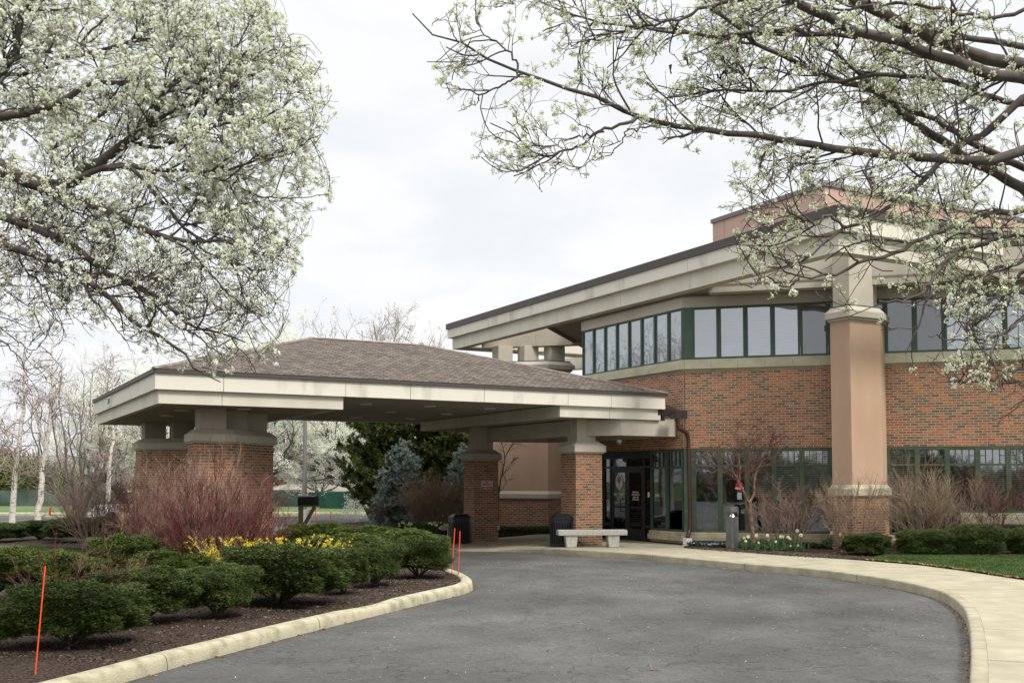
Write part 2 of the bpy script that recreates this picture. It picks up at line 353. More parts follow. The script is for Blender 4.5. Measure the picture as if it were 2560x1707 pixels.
PETAL = M('white_petal', (.90, .91, .83), .7, c2=(.93, .94, .91), sc=6, trans=.55, spec=.1)
BUD = M('cream_bud', (.74, .79, .50), .7, c2=(.90, .92, .80), sc=7, lo=.34, hi=.56, trans=.5, spec=.1)
PEDI = M('green_pedicel', (.42, .50, .17), .7, c2=(.54, .60, .28), sc=7, trans=.5, spec=.1)
YEW = M('yew_needles', (.026, .045, .009), .65, c2=(.105, .142, .026), sc=5, detail=6, lo=.36, hi=.68, spec=.3)
YEWL = M('light_yew_needles', (.035, .060, .010), .65, c2=(.13, .175, .030), sc=5, detail=6, lo=.36, hi=.66, spec=.3)
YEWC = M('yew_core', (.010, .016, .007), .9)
SPRUCE = M('blue_spruce_needles', (.12, .155, .135), .7, c2=(.26, .315, .28), sc=6, lo=.35, hi=.65, spec=.2)
EVERG = M('dark_evergreen', (.04, .058, .012), .7, c2=(.105, .13, .028), sc=3, lo=.35, hi=.65, spec=.2)
FORS = M('forsythia_petal', (.80, .68, .02), .6, trans=.3)
DAFW = M('daffodil_petal', (.85, .86, .66), .6, trans=.2)
DAFY = M('daffodil_cup', (.78, .62, .04), .6)
BLADE = M('daffodil_leaf', (.05, .10, .035), .6, c2=(.08, .14, .05), sc=8)
GRASS = M('lawn_grass', (.036, .075, .016), .8, c2=(.062, .115, .026), sc=1.4, detail=8, lo=.35, hi=.65, spec=.15)
GRASSB = M('lawn_blade', (.040, .075, .018), .7, c2=(.125, .130, .055), sc=7, lo=.38, hi=.72, c3=(.062, .105, .026), spec=.2)
PERI = M('periwinkle_leaf', (.035, .075, .018), .6, c2=(.08, .12, .03), sc=7)
LILAC = M('periwinkle_flower', (.30, .26, .62), .6)
CHIP = M('mulch_chip', (.045, .030, .022), .9, c2=(.20, .155, .12), sc=11, lo=.42, hi=.75)
DRYL = M('dry_leaf', (.22, .11, .05), .8, c2=(.33, .22, .12), sc=9)
WOOD = M('weathered_wood', (.32, .275, .205), .85, c2=(.24, .20, .15), sc=6)
SCREEN = M('green_windscreen', (.012, .060, .042), .7, c2=(.02, .085, .06), sc=.8)
SCREENL = M('faded_green_windscreen', (.055, .080, .068), .8, c2=(.085, .115, .10), sc=.5)
# ============================================================ ground and setting
ROADZ = -.155
def ssm(x, a, b): t = min(max((x-a)/(b-a), 0), 1); return t*t*(3-2*t)
def zpav(x, y): return -.14*(1-ssm(x, -1.2, 1.4)) if y > 24 else 0.0
def sheet(poly, zf, step, name, mat, skirt=None, kind='structure', jit=0, seed=1):
    """triangulated sheet inside a plan polygon"""
    g = rng(seed); pts = []; n = len(poly)
    for i in range(n):
        a, b = Vector(poly[i][:2]), Vector(poly[(i+1) % n][:2]); m = max(1, int((b-a).length/step))
        pts += [a.lerp(b, j/m) for j in range(m)]
    nb = len(pts); P = np.array([tuple(p) for p in poly])[:, :2]
    x0, y0 = P.min(0); x1, y1 = P.max(0)
    for x in np.arange(x0+step/2, x1, step):
        for y in np.arange(y0+step/2, y1, step):
            pts.append(Vector((x+g.uniform(-.2, .2)*step, y+g.uniform(-.2, .2)*step)))
    r = delaunay_2d_cdt(pts, [(i, (i+1) % nb) for i in range(nb)], [list(range(nb))], 2, 1e-5)
    V = [(v.x, v.y, zf(v.x, v.y)+(g.normal(0, jit) if jit else 0)) for v in r[0]]; Fs = [tuple(f) for f in r[2]]
    me = bpy.data.meshes.new(name); bd = [tuple(e_) for e_ in r[1]]
    if skirt is not None:
        V2 = list(V); k = len(V)
        loop = [min(range(len(V)), key=lambda q: (V[q][0]-p.x)**2+(V[q][1]-p.y)**2) for p in pts[:nb]]
        for q in loop: V2.append((V[q][0], V[q][1], skirt))
        for i in range(nb):
            j = (i+1) % nb; Fs.append((loop[i], loop[j], k+j, k+i))
        V = V2
    me.from_pydata(V, [], Fs); me.materials.append(mat)
    o = link(name, me)
    if kind: o['kind'] = kind
    return o
def inside(P, x, y):
    c = False; n = len(P); j = n-1
    for i in range(n):
        if (P[i][1] > y) != (P[j][1] > y) and x < (P[j][0]-P[i][0])*(y-P[i][1])/(P[j][1]-P[i][1])+P[i][0]: c = not c
        j = i
    return c

# base ground, reaching the horizon
m = MB(); m.face([(-900, -300, -.45), (900, -300, -.45), (900, 1500, -.45), (-900, 1500, -.45)]); g0 = m.build('ground', GRASS); g0['kind'] = 'structure'

# asphalt
def asphalt():
    m = bpy.data.materials.new('asphalt'); m.use_nodes = True; t = m.node_tree; b = t.nodes['Principled BSDF']; lk = t.links.new
    tcn = t.nodes.new('ShaderNodeTexCoord')
    def noise(sc, det=4, ro=.5, st=None):
        n = t.nodes.new('ShaderNodeTexNoise'); n.inputs['Scale'].default_value = sc; n.inputs['Detail'].default_value = det; n.inputs['Roughness'].default_value = ro
        if st:
            mp = t.nodes.new('ShaderNodeMapping'); mp.inputs['Scale'].default_value = st; mp.inputs['Rotation'].default_value = (0, 0, .5); lk(tcn.outputs['Object'], mp.inputs[0]); lk(mp.outputs[0], n.inputs[0])
        else: lk(tcn.outputs['Object'], n.inputs[0])
        return n.outputs[0]
    def mrange(x, a, b_, c, d):
        n = t.nodes.new('ShaderNodeMapRange'); n.inputs[1].default_value = a; n.inputs[2].default_value = b_; n.inputs[3].default_value = c; n.inputs[4].default_value = d; lk(x, n.inputs[0]); return n.outputs[0]
    def mul(x, y):
        n = t.nodes.new('ShaderNodeMath'); n.operation = 'MULTIPLY'; lk(x, n.inputs[0]); lk(y, n.inputs[1]); return n.outputs[0]
    v = mul(mul(mrange(noise(.32, 6, .6), .35, .65, .80, 1.22), mrange(noise(1.1, 6, .65, (1, .45, 1)), .3, .7, .85, 1.18)), mul(mrange(noise(70, 3, .7), .25, .75, .5, 1.55), mrange(noise(14, 5, .75), .3, .7, .74, 1.28)))
    # worn wheel tracks following the bend
    sp = t.nodes.new('ShaderNodeVectorMath'); sp.operation = 'DISTANCE'; sp.inputs[1].default_value = (-2.0, 17.2, ROADZ); lk(tcn.outputs['Object'], sp.inputs[0])
    cb = t.nodes.new('ShaderNodeCombineXYZ'); lk(sp.outputs['Value'], cb.inputs[0]); nn_ = t.nodes.new('ShaderNodeTexNoise'); nn_.inputs['Scale'].default_value = .9; nn_.inputs['Detail'].default_value = 3; lk(cb.outputs[0], nn_.inputs[0])
    v = mul(v, mrange(nn_.outputs[0], .35, .65, .90, 1.10)); v = mul(v, mrange(noise(.13, 5, .65), .38, .62, .80, 1.25)); v = mul(v, mrange(noise(4.5, 8, .8), .32, .50, .78, 1.03))
    # fine cracks
    vo = t.nodes.new('ShaderNodeTexVoronoi'); vo.feature = 'DISTANCE_TO_EDGE'; vo.inputs['Scale'].default_value = 1.3
    wn = t.nodes.new('ShaderNodeTexNoise'); wn.inputs['Scale'].default_value = 3.5; wn.inputs['Detail'].default_value = 5; lk(tcn.outputs['Object'], wn.inputs[0])
    va = t.nodes.new('ShaderNodeVectorMath'); va.operation = 'MULTIPLY_ADD'; va.inputs[1].default_value = (.55, .55, .55); lk(wn.outputs[1], va.inputs[0]); lk(tcn.outputs['Object'], va.inputs[2]); lk(va.outputs[0], vo.inputs[0])
    ck = mrange(vo.outputs[0], 0, .016, 0, 1)
    msk = mrange(noise(.45, 3), .44, .52, 1, 0); mm = t.nodes.new('ShaderNodeMath'); mm.operation = 'MAXIMUM'; lk(ck, mm.inputs[0]); lk(msk, mm.inputs[1])
    v = mul(v, mrange(mm.outputs[0], 0, 1, .38, 1))
    vm = t.nodes.new('ShaderNodeVectorMath'); vm.operation = 'SCALE'; vm.inputs[0].default_value = (.0735, .073, .0700); lk(v, vm.inputs['Scale'])
    # pale grit
    vg = t.nodes.new('ShaderNodeTexVoronoi'); vg.inputs['Scale'].default_value = 26; lk(tcn.outputs['Object'], vg.inputs[0])
    g1 = mrange(vg.outputs[0], .10, .15, 1, 0); sepc = t.nodes.new('ShaderNodeSeparateColor'); lk(vg.outputs[1], sepc.inputs[0])
    g2 = mrange(sepc.outputs[0], .86, .87, 0, 1); g3 = mrange(noise(.6, 3), .45, .62, .25, 1)
    gm = mul(mul(g1, g2), g3)
    mx = t.nodes.new('ShaderNodeMix'); mx.data_type = 'RGBA'; mx.inputs['B'].default_value = (.33, .31, .27, 1); lk(gm, mx.inputs['Factor']); lk(vm.outputs[0], mx.inputs['A']); lk(mx.outputs['Result'], b.inputs['Base Color'])
    bp = t.nodes.new('ShaderNodeBump'); bp.inputs['Distance'].default_value = .004; lk(noise(110, 3, .7), bp.inputs['Height']); lk(bp.outputs[0], b.inputs['Normal'])
    b.inputs['Roughness'].default_value = .82; b.inputs['Specular IOR Level'].default_value = .25
    return m
ASPH = asphalt()
m = MB(); m.face([(-110, -30, ROADZ), (40, -30, ROADZ), (40, 62, ROADZ), (-110, 62, ROADZ)]); rd = m.build('road', ASPH); rd['kind'] = 'structure'

def conc(name, a, b, c=None):
    m = M(name, a, .9, c2=b, sc=2.2, detail=7, lo=.3, hi=.7, bump=.003, bsc=140, spec=.15, c3=c); return m
PAVM = conc('pavement_concrete', (.275, .252, .180), (.385, .355, .262))
KERBM = M('kerb_concrete', (.25, .23, .155), .9, c2=(.41, .38, .27), sc=5, detail=12, lo=.30, hi=.56, bump=.012, bsc=45, spec=.15)
KERBG = M('grey_kerb_concrete', (.25, .225, .155), .9, c2=(.37, .34, .245), sc=3, detail=8, lo=.3, hi=.68, bump=.006, bsc=90, spec=.15)
JOINT = M('joint', (.10, .085, .06), .95)
MULCH = M('mulch', (.020, .013, .010), .95, c2=(.11, .082, .065), sc=34, detail=6, lo=.40, hi=.72, bump=.03, bsc=42, spec=.1)

# --- outer pavement with its kerb
KO = [gr(*q) for q in [(2418, 1900), (2421, 1790), (2423, 1707), (2426, 1647), (2426, 1601), (2420, 1549), (2403, 1511), (2357, 1479), (2299, 1462), (2229, 1447.5), (2125, 1432), (2010, 1418.6), (1882, 1409), (1720, 1394), (1570, 1381)]]
KO += [Vector((1.2, 27.3, 0)), Vector((.1, 28.3, 0)), Vector((-1.5, 28.75, 0))]
ko = resample([tuple(p) for p in KO], 90)
def sweep(path, prof, name, mats, zf=None, uvs=1.0, jn=3.05, jmat=1, closed=False, chips=()):
    """profile (offset to the left of travel, z) along a plan path; dark joints every jn metres"""
    P = np.array(path)[:, :2]; T = np.gradient(P, axis=0); T /= np.linalg.norm(T, axis=1)[:, None]; Nn = np.stack([-T[:, 1], T[:, 0]], 1)
    s = np.concatenate([[0], np.cumsum(np.linalg.norm(np.diff(P, axis=0), axis=1))])
    # insert joints
    S_ = list(s); J = set()
    k = jn*.6
    while k < s[-1]: S_ += [k-.007, k+.007]; J.add(round(k, 4)); k += jn
    S_ = sorted(S_); S_ = np.array(S_)
    Px = np.stack([np.interp(S_, s, P[:, 0]), np.interp(S_, s, P[:, 1])], 1); Nx = np.stack([np.interp(S_, s, Nn[:, 0]), np.interp(S_, s, Nn[:, 1])], 1)
    g = rng(3); mb = MB(); rows = []
    for i in range(len(S_)):
        z0 = zf(*Px[i]) if zf else 0; w = g.normal(0, .0008)
        cs = 0
        for (c, r_, dpt) in chips:
            cs += dpt*max(0, 1-((S_[i]-c)/r_)**2)*(.7+.3*math.sin(S_[i]*41))
        rows.append([(Px[i][0]+Nx[i][0]*(o+(w if j else 0)), Px[i][1]+Nx[i][1]*(o+(w if j else 0)), z+(z0 if z > ROADZ+.02 else 0)-(cs if z > -.12 else 0)+(g.normal(0, .004) if cs > .01 else 0)) for j, (o, z) in enumerate(prof)])
    mb.v = [p for r_ in rows for p in r_]; n = len(prof)
    for i in range(len(rows)-1):
        jt = (S_[i+1]-S_[i]) < .0145 and any(abs((S_[i]+S_[i+1])/2-q) < .002 for q in J)
        for j in range(n-1):
            a = i*n+j; mb.f.append((a, a+1, a+1+n, a+n)); mb.m.append(jmat if jt else 0); mb.uv += [(0, 0)]*4
    o = mb.build(name, mats, smooth=True); o['kind'] = 'structure'; return o
prof_o = [(0, -.3), (0, -.03), (-.006, -.012), (-.02, -.002), (-.04, 0), (-.155, 0), (-.160, -.02)]
def kerbz(x, y): return zpav(x, y)
sweep(ko, [(-a, z) for a, z in prof_o][::1], 'kerb', [KERBG, JOINT], zf=kerbz) if False else None
# travelling from the near end to the far end the pavement lies on the right-hand side
sweep(ko, [(a, z) for a, z in prof_o], 'kerb', [KERBG, JOINT], zf=kerbz)
T_ = np.gradient(ko[:, :2], axis=0); T_ /= np.linalg.norm(T_, axis=1)[:, None]
inner_k = ko[:, :2]+np.stack([T_[:, 1], -T_[:, 0]], 1)*.158
IN = [gr(*q) for q in [(1709, 1369), (1770, 1373.5), (1836, 1378), (1952, 1387), (2067, 1394), (2171, 1401), (2300, 1412), (2400, 1425), (2560, 1449)]]
IN += [Vector(p+(0,)) for p in ((8.95, 16.9), (8.35, 14.6), (7.5, 12.2), (6.6, 10), (5.7, 8), (4.9, 6.4))]
W0 = Vector((4.74, 28.95, 0))
LB = [Vector((-4.3, 34.2, 0)), Vector((-2.8, 34.9, 0)), Vector((-1.2, 34.3, 0)), Vector((.9, 34.9, 0)), W0+A*6.5, W0+A*.05+Vector((.05, -.05, 0))]
PAV = [tuple(p) for p in inner_k]+[(-2.3, 29.6), (-3.6, 32.3)]+[(p.x, p.y) for p in LB]+[(p.x, p.y) for p in IN]
sheet(PAV, lambda x, y: zpav(x, y)-.003, .8, 'pavement', PAVM)
# tooled joints across the walk
mj = MB()
for k in range(6, 84, 8):
    p = Vector((*inner_k[k], 0)); d = Vector((T_[k][1], -T_[k][0], 0))
    q = p+d*(2.6 if k < 40 else 1.55); w = Vector((T_[k][0], T_[k][1], 0))*.006
    def zz(v): return zpav(v.x, v.y)+.001
    mj.face([(p.x-w.x, p.y-w.y, zz(p)), (p.x+w.x, p.y+w.y, zz(p)), (q.x+w.x, q.y+w.y, zz(q)), (q.x-w.x, q.y-w.y, zz(q))])
o = mj.build('pavement_joint', JOINT); o['kind'] = 'structure'

# --- island bed with rolled kerb
ISLb = [(gr(*q, ROADZ)) for q in [(306, 1707), (434, 1669), (561, 1636), (714, 1595), (842, 1563), (969, 1531.6), (1071, 1506), (1148, 1488)]]
ISL = [(-5.2, 6.2), (-4.6, 7.6), (-4.1, 8.9)]+[(p.x, p.y) for p in ISLb]+[(-.70, 18.35), (-.74, 19.3), (-1.05, 20.7), (-1.7, 22.6), (-3.2, 26.2), (-4.9, 29.8), (-6.6, 33.2), (-8.4, 35.9), (-12, 38.5), (-20, 40.3), (-34, 41), (-60, 41)]
isl = resample([(x, y, 0) for x, y in ISL], 150)
prof_i = [(0, -.3), (0, -.12), (.010, -.05), (.024, -.022), (.048, -.006), (.08, .002), (.17, .003), (.20, -.004), (.215, -.02), (.22, -.08)]
sweep(isl, prof_i, 'kerb', [KERBM, JOINT], chips=((9.35, .55, .05),))
Ti = np.gradient(isl[:, :2], axis=0); Ti /= np.linalg.norm(Ti, axis=1)[:, None]
ii = isl[:, :2]+np.stack([-Ti[:, 1], Ti[:, 0]], 1)*.21
BED = [tuple(p) for p in ii]+[(-60, 5)]
def zbed(x, y): return -.035+.03*math.sin(x*2.1+y*1.3)*math.sin(y*1.7-x)*.6
sheet(BED, zbed, .7, 'mulch_bed', MULCH, jit=.006)
LAWN_L = [(-40, 21.5), (-16, 22.2), (-10.6, 23.2), (-9.6, 24.6), (-10.2, 26.3), (-13, 28.3), (-18, 29.4), (-40, 30)]
sheet(LAWN_L, lambda x, y: .012, 1.2, 'lawn', GRASS)
# --- bed and lawn along the building
BEDR = [(p.x, p.y) for p in IN[:6]]+[(p.x, p.y) for p in IN[6:9]]+[(16, 19.5), (17.2, 25.4)]+[(W0+Cd*12).xy[:], (W0+Cd*.05+Vector((0, .02, 0))).xy[:]]
sheet([(p[0], p[1]) for p in BEDR], lambda x, y: .012+.015*math.sin(x*3)*math.sin(y*2.3), .5, 'mulch_bed', MULCH, jit=.008)
LAWN_R = [gr(*q) for q in [(2160, 1400.5), (2205, 1392), (2262, 1386), (2420, 1387), (2560, 1391), (2760, 1397)]]
LAWN_R = [(p.x, p.y) for p in LAWN_R]+[(22, 20), (22, 2), (6, 2)]+[(p.x+.01, p.y) for p in reversed(IN[6:])]
sheet(LAWN_R, lambda x, y: .035, .6, 'lawn', GRASS, jit=.004)
# --- landscaped bed behind the canopy and the far verge
BEDF = [(-7.0, 36.3), (-4.3, 34.25), (-2.8, 34.95), (-1.2, 34.35), (.9, 34.95), (W0+A*6.4).xy[:], (10, 50), (-3, 50), (-7.6, 43)]
sheet([tuple(p)[:2] for p in BEDF], lambda x, y: .0, 1.0, 'mulch_bed', MULCH, jit=.006, skirt=-.3)
sheet([(-6.1, 36.0), (-4.2, 34.5), (-2.9, 35.15), (-2.6, 36.1), (-4.5, 37.2)], lambda x, y: .03, .8, 'lawn', GRASS)
FARK = resample([(-110, 56.5, 0), (-60, 57, 0), (-30, 57.5, 0), (-14, 58.5, 0), (-8, 57.6, 0), (0, 56, 0), (20, 54, 0)], 60)
sweep(FARK[::-1], [(-a, z) for a, z in prof_i], 'kerb', [KERBM, JOINT], jn=6)
FARV = [(p[0], p[1]+.2) for p in FARK]+[(300, 54), (300, 1400), (-500, 1400), (-500, 56)]
def zfar(x, y): return min(.0+.03*max(0, y-58), .5)
m = MB(); far = [(-500, 57)]+[(p[0], p[1]+.2) for p in FARK]+[(200, 54)]
V0 = [(x, y, -.03) for x, y in far]; V1 = [(x, 69.0, .03) for x, y in far]; V2 = [(x*3, 1400, .2) for x, y in far]
for i in range(len(far)-1):
    m.face([V0[i], V0[i+1], V1[i+1], V1[i]]); m.face([V1[i], V1[i+1], V2[i+1], V2[i]])
GRASSF = M('far_verge_grass', (.070, .115, .030), .85, c2=(.105, .155, .045), sc=.5, detail=8, lo=.35, hi=.65)
o = m.build('grass_verge', GRASSF); o['kind'] = 'structure'
# painted bay lines of the far car park and a parking island
m = MB()
for k in range(14):
    x = -12.5+k*.0; y = 44+k*.9
    m.face([(-14, y, ROADZ+.004), (-4.5, y-.25, ROADZ+.004), (-4.5, y-.17, ROADZ+.004), (-14, y+.08, ROADZ+.004)])
for k in range(5):
    x = -27+k*2.8; m.face([(x, 47.2, ROADZ+.004), (x+.12, 47.2, ROADZ+.004), (x+1.0, 52, ROADZ+.004), (x+.88, 52, ROADZ+.004)])
PAINT = M('white_road_paint', (.42, .42, .42), .8, c2=(.20, .20, .20), sc=3, lo=.4, hi=.6); o = m.build('parking_marking', PAINT); o['kind'] = 'structure'
ki = resample([(-23.5, 52.8, 0), (-22.6, 52.2, 0), (-16, 52.2, 0), (-12, 52.4, 0), (-10, 53.4, 0), (-14, 54.0, 0), (-20, 54.2, 0), (-23.3, 53.6, 0), (-23.5, 52.8, 0)], 40)
sweep(ki, prof_i, 'kerb', [KERBM, JOINT], jn=6)
sheet([(p[0]*.98-.4, 53.2+(p[1]-53.2)*.8) for p in ki[:-1]], lambda x, y: .0, 1.5, 'lawn', GRASS)

# crazed cracks in the near asphalt
def cracks():
    g = rng(77); mb = MB(); TAR = M('crack_shadow', (.016, .015, .014), .95)
    for k in range(26):
        if k < 16: c = gr(g.uniform(1350, 2150), g.uniform(1460, 1690), ROADZ)
        else: c = gr(g.uniform(700, 1900), g.uniform(1440, 1680), ROADZ)
        a = g.uniform(-.5, .9); p = np.array([c.x, c.y]); n = int(g.integers(8, 26)); w = g.uniform(.0018, .004)
        for i in range(n):
            a += g.normal(0, .45); a -= (a-.25)*.12; q = p+np.array([math.cos(a), math.sin(a)])*g.uniform(.03, .09); d = (q-p)/np.linalg.norm(q-p); nn = np.array([-d[1], d[0]])*w*g.uniform(.5, 1.4)
            mb.face([(*(p-nn), ROADZ+.003), (*(q-nn), ROADZ+.003), (*(q+nn), ROADZ+.003), (*(p+nn), ROADZ+.003)]); p = q
            if g.random() < .14: a += g.choice([-1, 1])*.8
    o = mb.build('road_crack', TAR); o['kind'] = 'structure'
cracks()
# ============================================================ canopy
P0 = Vector((-7.62, 22.3, 0)); CW, CL = 13.48, 10.1
def ab(b, a, z=0): p = P0+B*b+A*a; return Vector((p.x, p.y, z))
def rect(b0, b1, a0, a1): return XY(ab(b0, a0), ab(b1, a0), ab(b1, a1), ab(b0, a1))
can = empty('entrance_canopy', ab(CW/2, CL/2, 0), 'free-standing hipped canopy with cream fascia and brown shingle roof over the driveway', 'canopy')
# roof
m = MB(); h = CL/2; ez = 4.15; rz = 5.737; ov = .06
c = [ab(-ov, -ov, ez), ab(CW+ov, -ov, ez), ab(CW+ov, CL+ov, ez), ab(-ov, CL+ov, ez)]; r1 = ab(h, h, rz); r2 = ab(CW-h, h, rz)
sl_ = math.hypot(h, rz-ez)
m.face([c[0], c[1], r2, r1], [(0, 0), (CW, 0), (CW-h, sl_), (h, sl_)])
m.face([c[1], c[2], r2], [(0, 0), (CL, 0), (h, sl_)]); m.face([c[2], c[3], r1, r2], [(0, 0), (CW, 0), (CW-h, sl_), (h, sl_)]); m.face([c[3], c[0], r1], [(0, 0), (CL, 0), (h, sl_)])
m.face([c[3], c[2], c[1], c[0]])
roof = m.build('roof', SHING, can)
m = MB()   # ridge and hip cap
def strip(mb, p, q, w, t):
    d = (q-p).normalized(); s = d.cross(UP).normalized()*w; u = Vector((0, 0, t))
    for sg in (1, -1): mb.face([p+u, q+u, q+s*sg-u*.2, p+s*sg-u*.2] if sg < 0 else [q+u, p+u, p+s-u*.2, q+s-u*.2])
for a_, b_ in ((r1, r2), (c[0], r1), (c[1], r2), (c[2], r2), (c[3], r1)): strip(m, a_, b_, .07, .035)
m.build('ridge_cap', M('ridge_shingle', (.13, .105, .09), .9, c2=(.20, .165, .14), sc=5), roof)
m = MB()
for a_, b_ in ((r1+UP*.02+A*.07, r2+UP*.02+A*.07), (c[2]+UP*.02, r2+UP*.02+A*.07), (c[3]+UP*.02, r1+UP*.02+A*.07)): strip(m, a_, b_, .03, .035)
m.build('ridge_flashing', M('pale_ridge_metal', (.42, .39, .35), .6, c2=(.50, .47, .42), sc=5), roof)
m = MB(); m.ring(rect(-.05, CW+.05, -.05, CL+.05), 4.065, 4.155, .12); m.build('drip_edge', DRIP, can)
def fascia(name, z0, z1, b0, b1, a0, a1, mat, joints, parent, t=.16, sides='FLRK'):
    """precast band built as butted panels with open joints"""
    mb = MB(); jw = .006
    def run(o, u, n, L, js):
        xs = [0]+[j for j in js if 0 < j < L]+[L]
        for i in range(len(xs)-1):
            mb.box(o, u, n, xs[i]+(jw if i else 0), xs[i+1]-(jw if i < len(xs)-2 else 0), 0, t, z0, z1)
    if 'F' in sides: run(ab(b0, a0), B, A, b1-b0, joints)
    if 'K' in sides: run(ab(b0, a1-t), B, A, b1-b0, joints)
    if 'L' in sides: run(ab(b0, a0+t), A, B, a1-a0-2*t, [3.2, 6.6])
    if 'R' in sides: run(ab(b1-t, a0+t), A, B, a1-a0-2*t, [3.2, 6.6])
    return mb.build(name, mat, parent)
fascia('fascia', 3.716, 4.068, 0, CW, 0, CL, CONCS, [1.45, 4.27, 5.9, 7.9, 10.35, 11.7], can)
lb = .09; LB1 = 4.24; RB0 = 10.15
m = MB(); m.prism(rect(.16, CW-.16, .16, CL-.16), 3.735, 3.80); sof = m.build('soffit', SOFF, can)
fascia('lower_band', 3.418, 3.716, lb, LB1, lb, CL-lb, CONC, [1.35], can)
fascia('lower_band', 3.418, 3.716, RB0, CW-lb, lb, 9.1, CONC, [1.55], can)
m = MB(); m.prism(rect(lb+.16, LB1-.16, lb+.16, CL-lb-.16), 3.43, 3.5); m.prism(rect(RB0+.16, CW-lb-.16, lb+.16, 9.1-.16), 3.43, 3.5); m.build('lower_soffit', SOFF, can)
def disc(mb, c, r, z0, z1, n=20): mb.prism([(c.x+r*math.cos(i*2*math.pi/n), c.y+r*math.sin(i*2*math.pi/n)) for i in range(n)], z0, z1)
LENS = M('lamp_lens', (.5, .5, .46), .4)
for (b, a, z) in [(1.0, 2.3, 3.43), (2.2, 1.2, 3.43), (1.1, 4.6, 3.43), (2.9, 6.5, 3.43), (5.6, 2.2, 3.735), (7.4, 2.2, 3.735), (9.2, 2.2, 3.735), (5.6, 5.0, 3.735), (7.4, 5.0, 3.735), (9.2, 5.0, 3.735), (5.6, 7.8, 3.735), (7.4, 7.8, 3.735), (9.2, 7.8, 3.735), (11.4, 3.4, 3.43)]:
    p = ab(b, a); mb = MB(); disc(mb, p, .13, z-.012, z+.02); t = mb.build('recessed_light', LENS, can)
    mb = MB(); rg = 20
    for i in range(rg):
        a0, a1 = i*2*math.pi/rg, (i+1)*2*math.pi/rg
        mb.prism([(p.x+r*math.cos(q), p.y+r*math.sin(q)) for r, q in ((.13, a0), (.16, a0), (.16, a1), (.13, a1))], z-.018, z+.01)
    mb.build('trim_ring', WHITE, t)
# number plate on the left fascia
def text_mesh(s, size, ext=.002, bold=0):
    cu = bpy.data.curves.new('lettering', 'FONT'); cu.body = s; cu.size = size; cu.extrude = ext; cu.align_x = 'CENTER'; cu.align_y = 'CENTER'; cu.offset = bold; cu.space_line = .95
    o = bpy.data.objects.new('tmp', cu); COL.objects.link(o); dg = bpy.context.evaluated_depsgraph_get()
    me = bpy.data.meshes.new_from_object(o.evaluated_get(dg)); bpy.data.objects.remove(o); return me
def put_text(s, size, loc, xdir, mat, parent, name='lettering', ext=.002, bold=0):
    me = text_mesh(s, size, ext, bold); me.materials.clear(); me.materials.append(mat)
    x = xdir.normalized(); z = x.cross(UP).normalized()   # normal of the lettering plane
    Mx = Matrix(((x.x, 0, z.x, loc[0]), (x.y, 0, z.y, loc[1]), (x.z, 1, z.z, loc[2]), (0, 0, 0, 1)))
    me.transform(Mx); me.name = name
    o = link(name, me, parent); return o
yl = 6.9
m = MB(); m.box(ab(0, yl), -A, -B, -.33, .33, .003, .014, 3.77, 4.02); pl = m.build('number_plate', M('pale_plate', (.66, .70, .72), .5), can)
put_text('3104', .24, ab(-.018, yl, 3.895), -A, M('faded_blue_digits', (.17, .22, .24), .6), pl, 'digits', bold=.004)
# piers
def post_box(mb, poly, z0, z1): mb.prism(poly, z0, z1)
def pier(parent, poly, zb, zcap, ztop, posts, base=-.2, chh=.31, dark=None, pr=.085, name='pier'):
    """brick shaft, chamfered precast cap, short precast posts up to the soffit"""
    mb = MB(); mb.prism(poly, base, zcap-.02); sh = mb.build(name, BRICK, parent)
    mb = MB(); mb.prism(offset(poly, -pr*.55), zcap-.025, zcap+.012); mb.prism(offset(poly, -pr), zcap+.012, zcap+chh*.58); mb.prism(offset(poly, -pr), zcap+chh*.58, zcap+chh, top=offset(poly, .075))
    mb.build('cap', CONCT, sh, bevel=.006)
    for q in posts:
        mb = MB(); mb.prism(q, zcap+chh-.01, ztop); mb.build('post', CONCT, sh, bevel=.006)
    return sh
def hull_pier(b0, a0, s, d, mirror):
    if not mirror:   # squares at (b0,a0) and (b0+d,a0+d)
        poly = [ab(b0, a0), ab(b0+s, a0), ab(b0+s+d, a0+d), ab(b0+s+d, a0+s+d), ab(b0+d, a0+s+d), ab(b0, a0+s)]; cs = [(b0+k*d, a0+k*d) for k in (0, .5, 1)]
    else:            # squares at (b0,a0+d) and (b0+d,a0)
        poly = [ab(b0+d, a0), ab(b0+d+s, a0), ab(b0+d+s, a0+s), ab(b0+s, a0+s+d), ab(b0, a0+s+d), ab(b0, a0+d)]; cs = [(b0+k*d, a0+(1-k)*d) for k in (0, .5, 1)]
    i = .13; posts = [XY(ab(b+i, a+i), ab(b+s-i, a+i), ab(b+s-i, a+s-i), ab(b+i, a+s-i)) for b, a in cs]
    return XY(*poly), posts
# front-left pier: front corner seen at 489 px, 23.9 m away
fl = Vector((-7.22, 23.9, 0))-P0; fb, fa = fl.dot(B), fl.dot(A)
po, ps = hull_pier(fb, fa, .85, 1.33, False); pier(can, po, 0, 2.645, 3.43, ps)
po, ps = hull_pier(fb-.1, CL-fa-.85-1.33, .85, 1.33, True); pier(can, po, 0, 2.645, 3.43, ps)
# front-right pillar by the bench and rear-right pillar
q = Vector((1.72, 28.25, 0))-P0; pb, pa = q.dot(B), q.dot(A)
PILL = XY(ab(pb, pa), ab(pb+.84, pa), ab(pb+.84, pa+.76), ab(pb, pa+.76))
pier(can, PILL, 0, 2.52, 3.43, [offset(PILL, .12)])
q = Vector((-1.17, 32.7, 0))-P0; qb, qa = q.dot(B), q.dot(A)
PILR = XY(ab(qb, qa), ab(qb+.84, qa), ab(qb+.84, qa+.76), ab(qb, qa+.76))
pr_ = pier(can, PILR, 0, 2.41, 3.43, [offset(PILR, .12)])
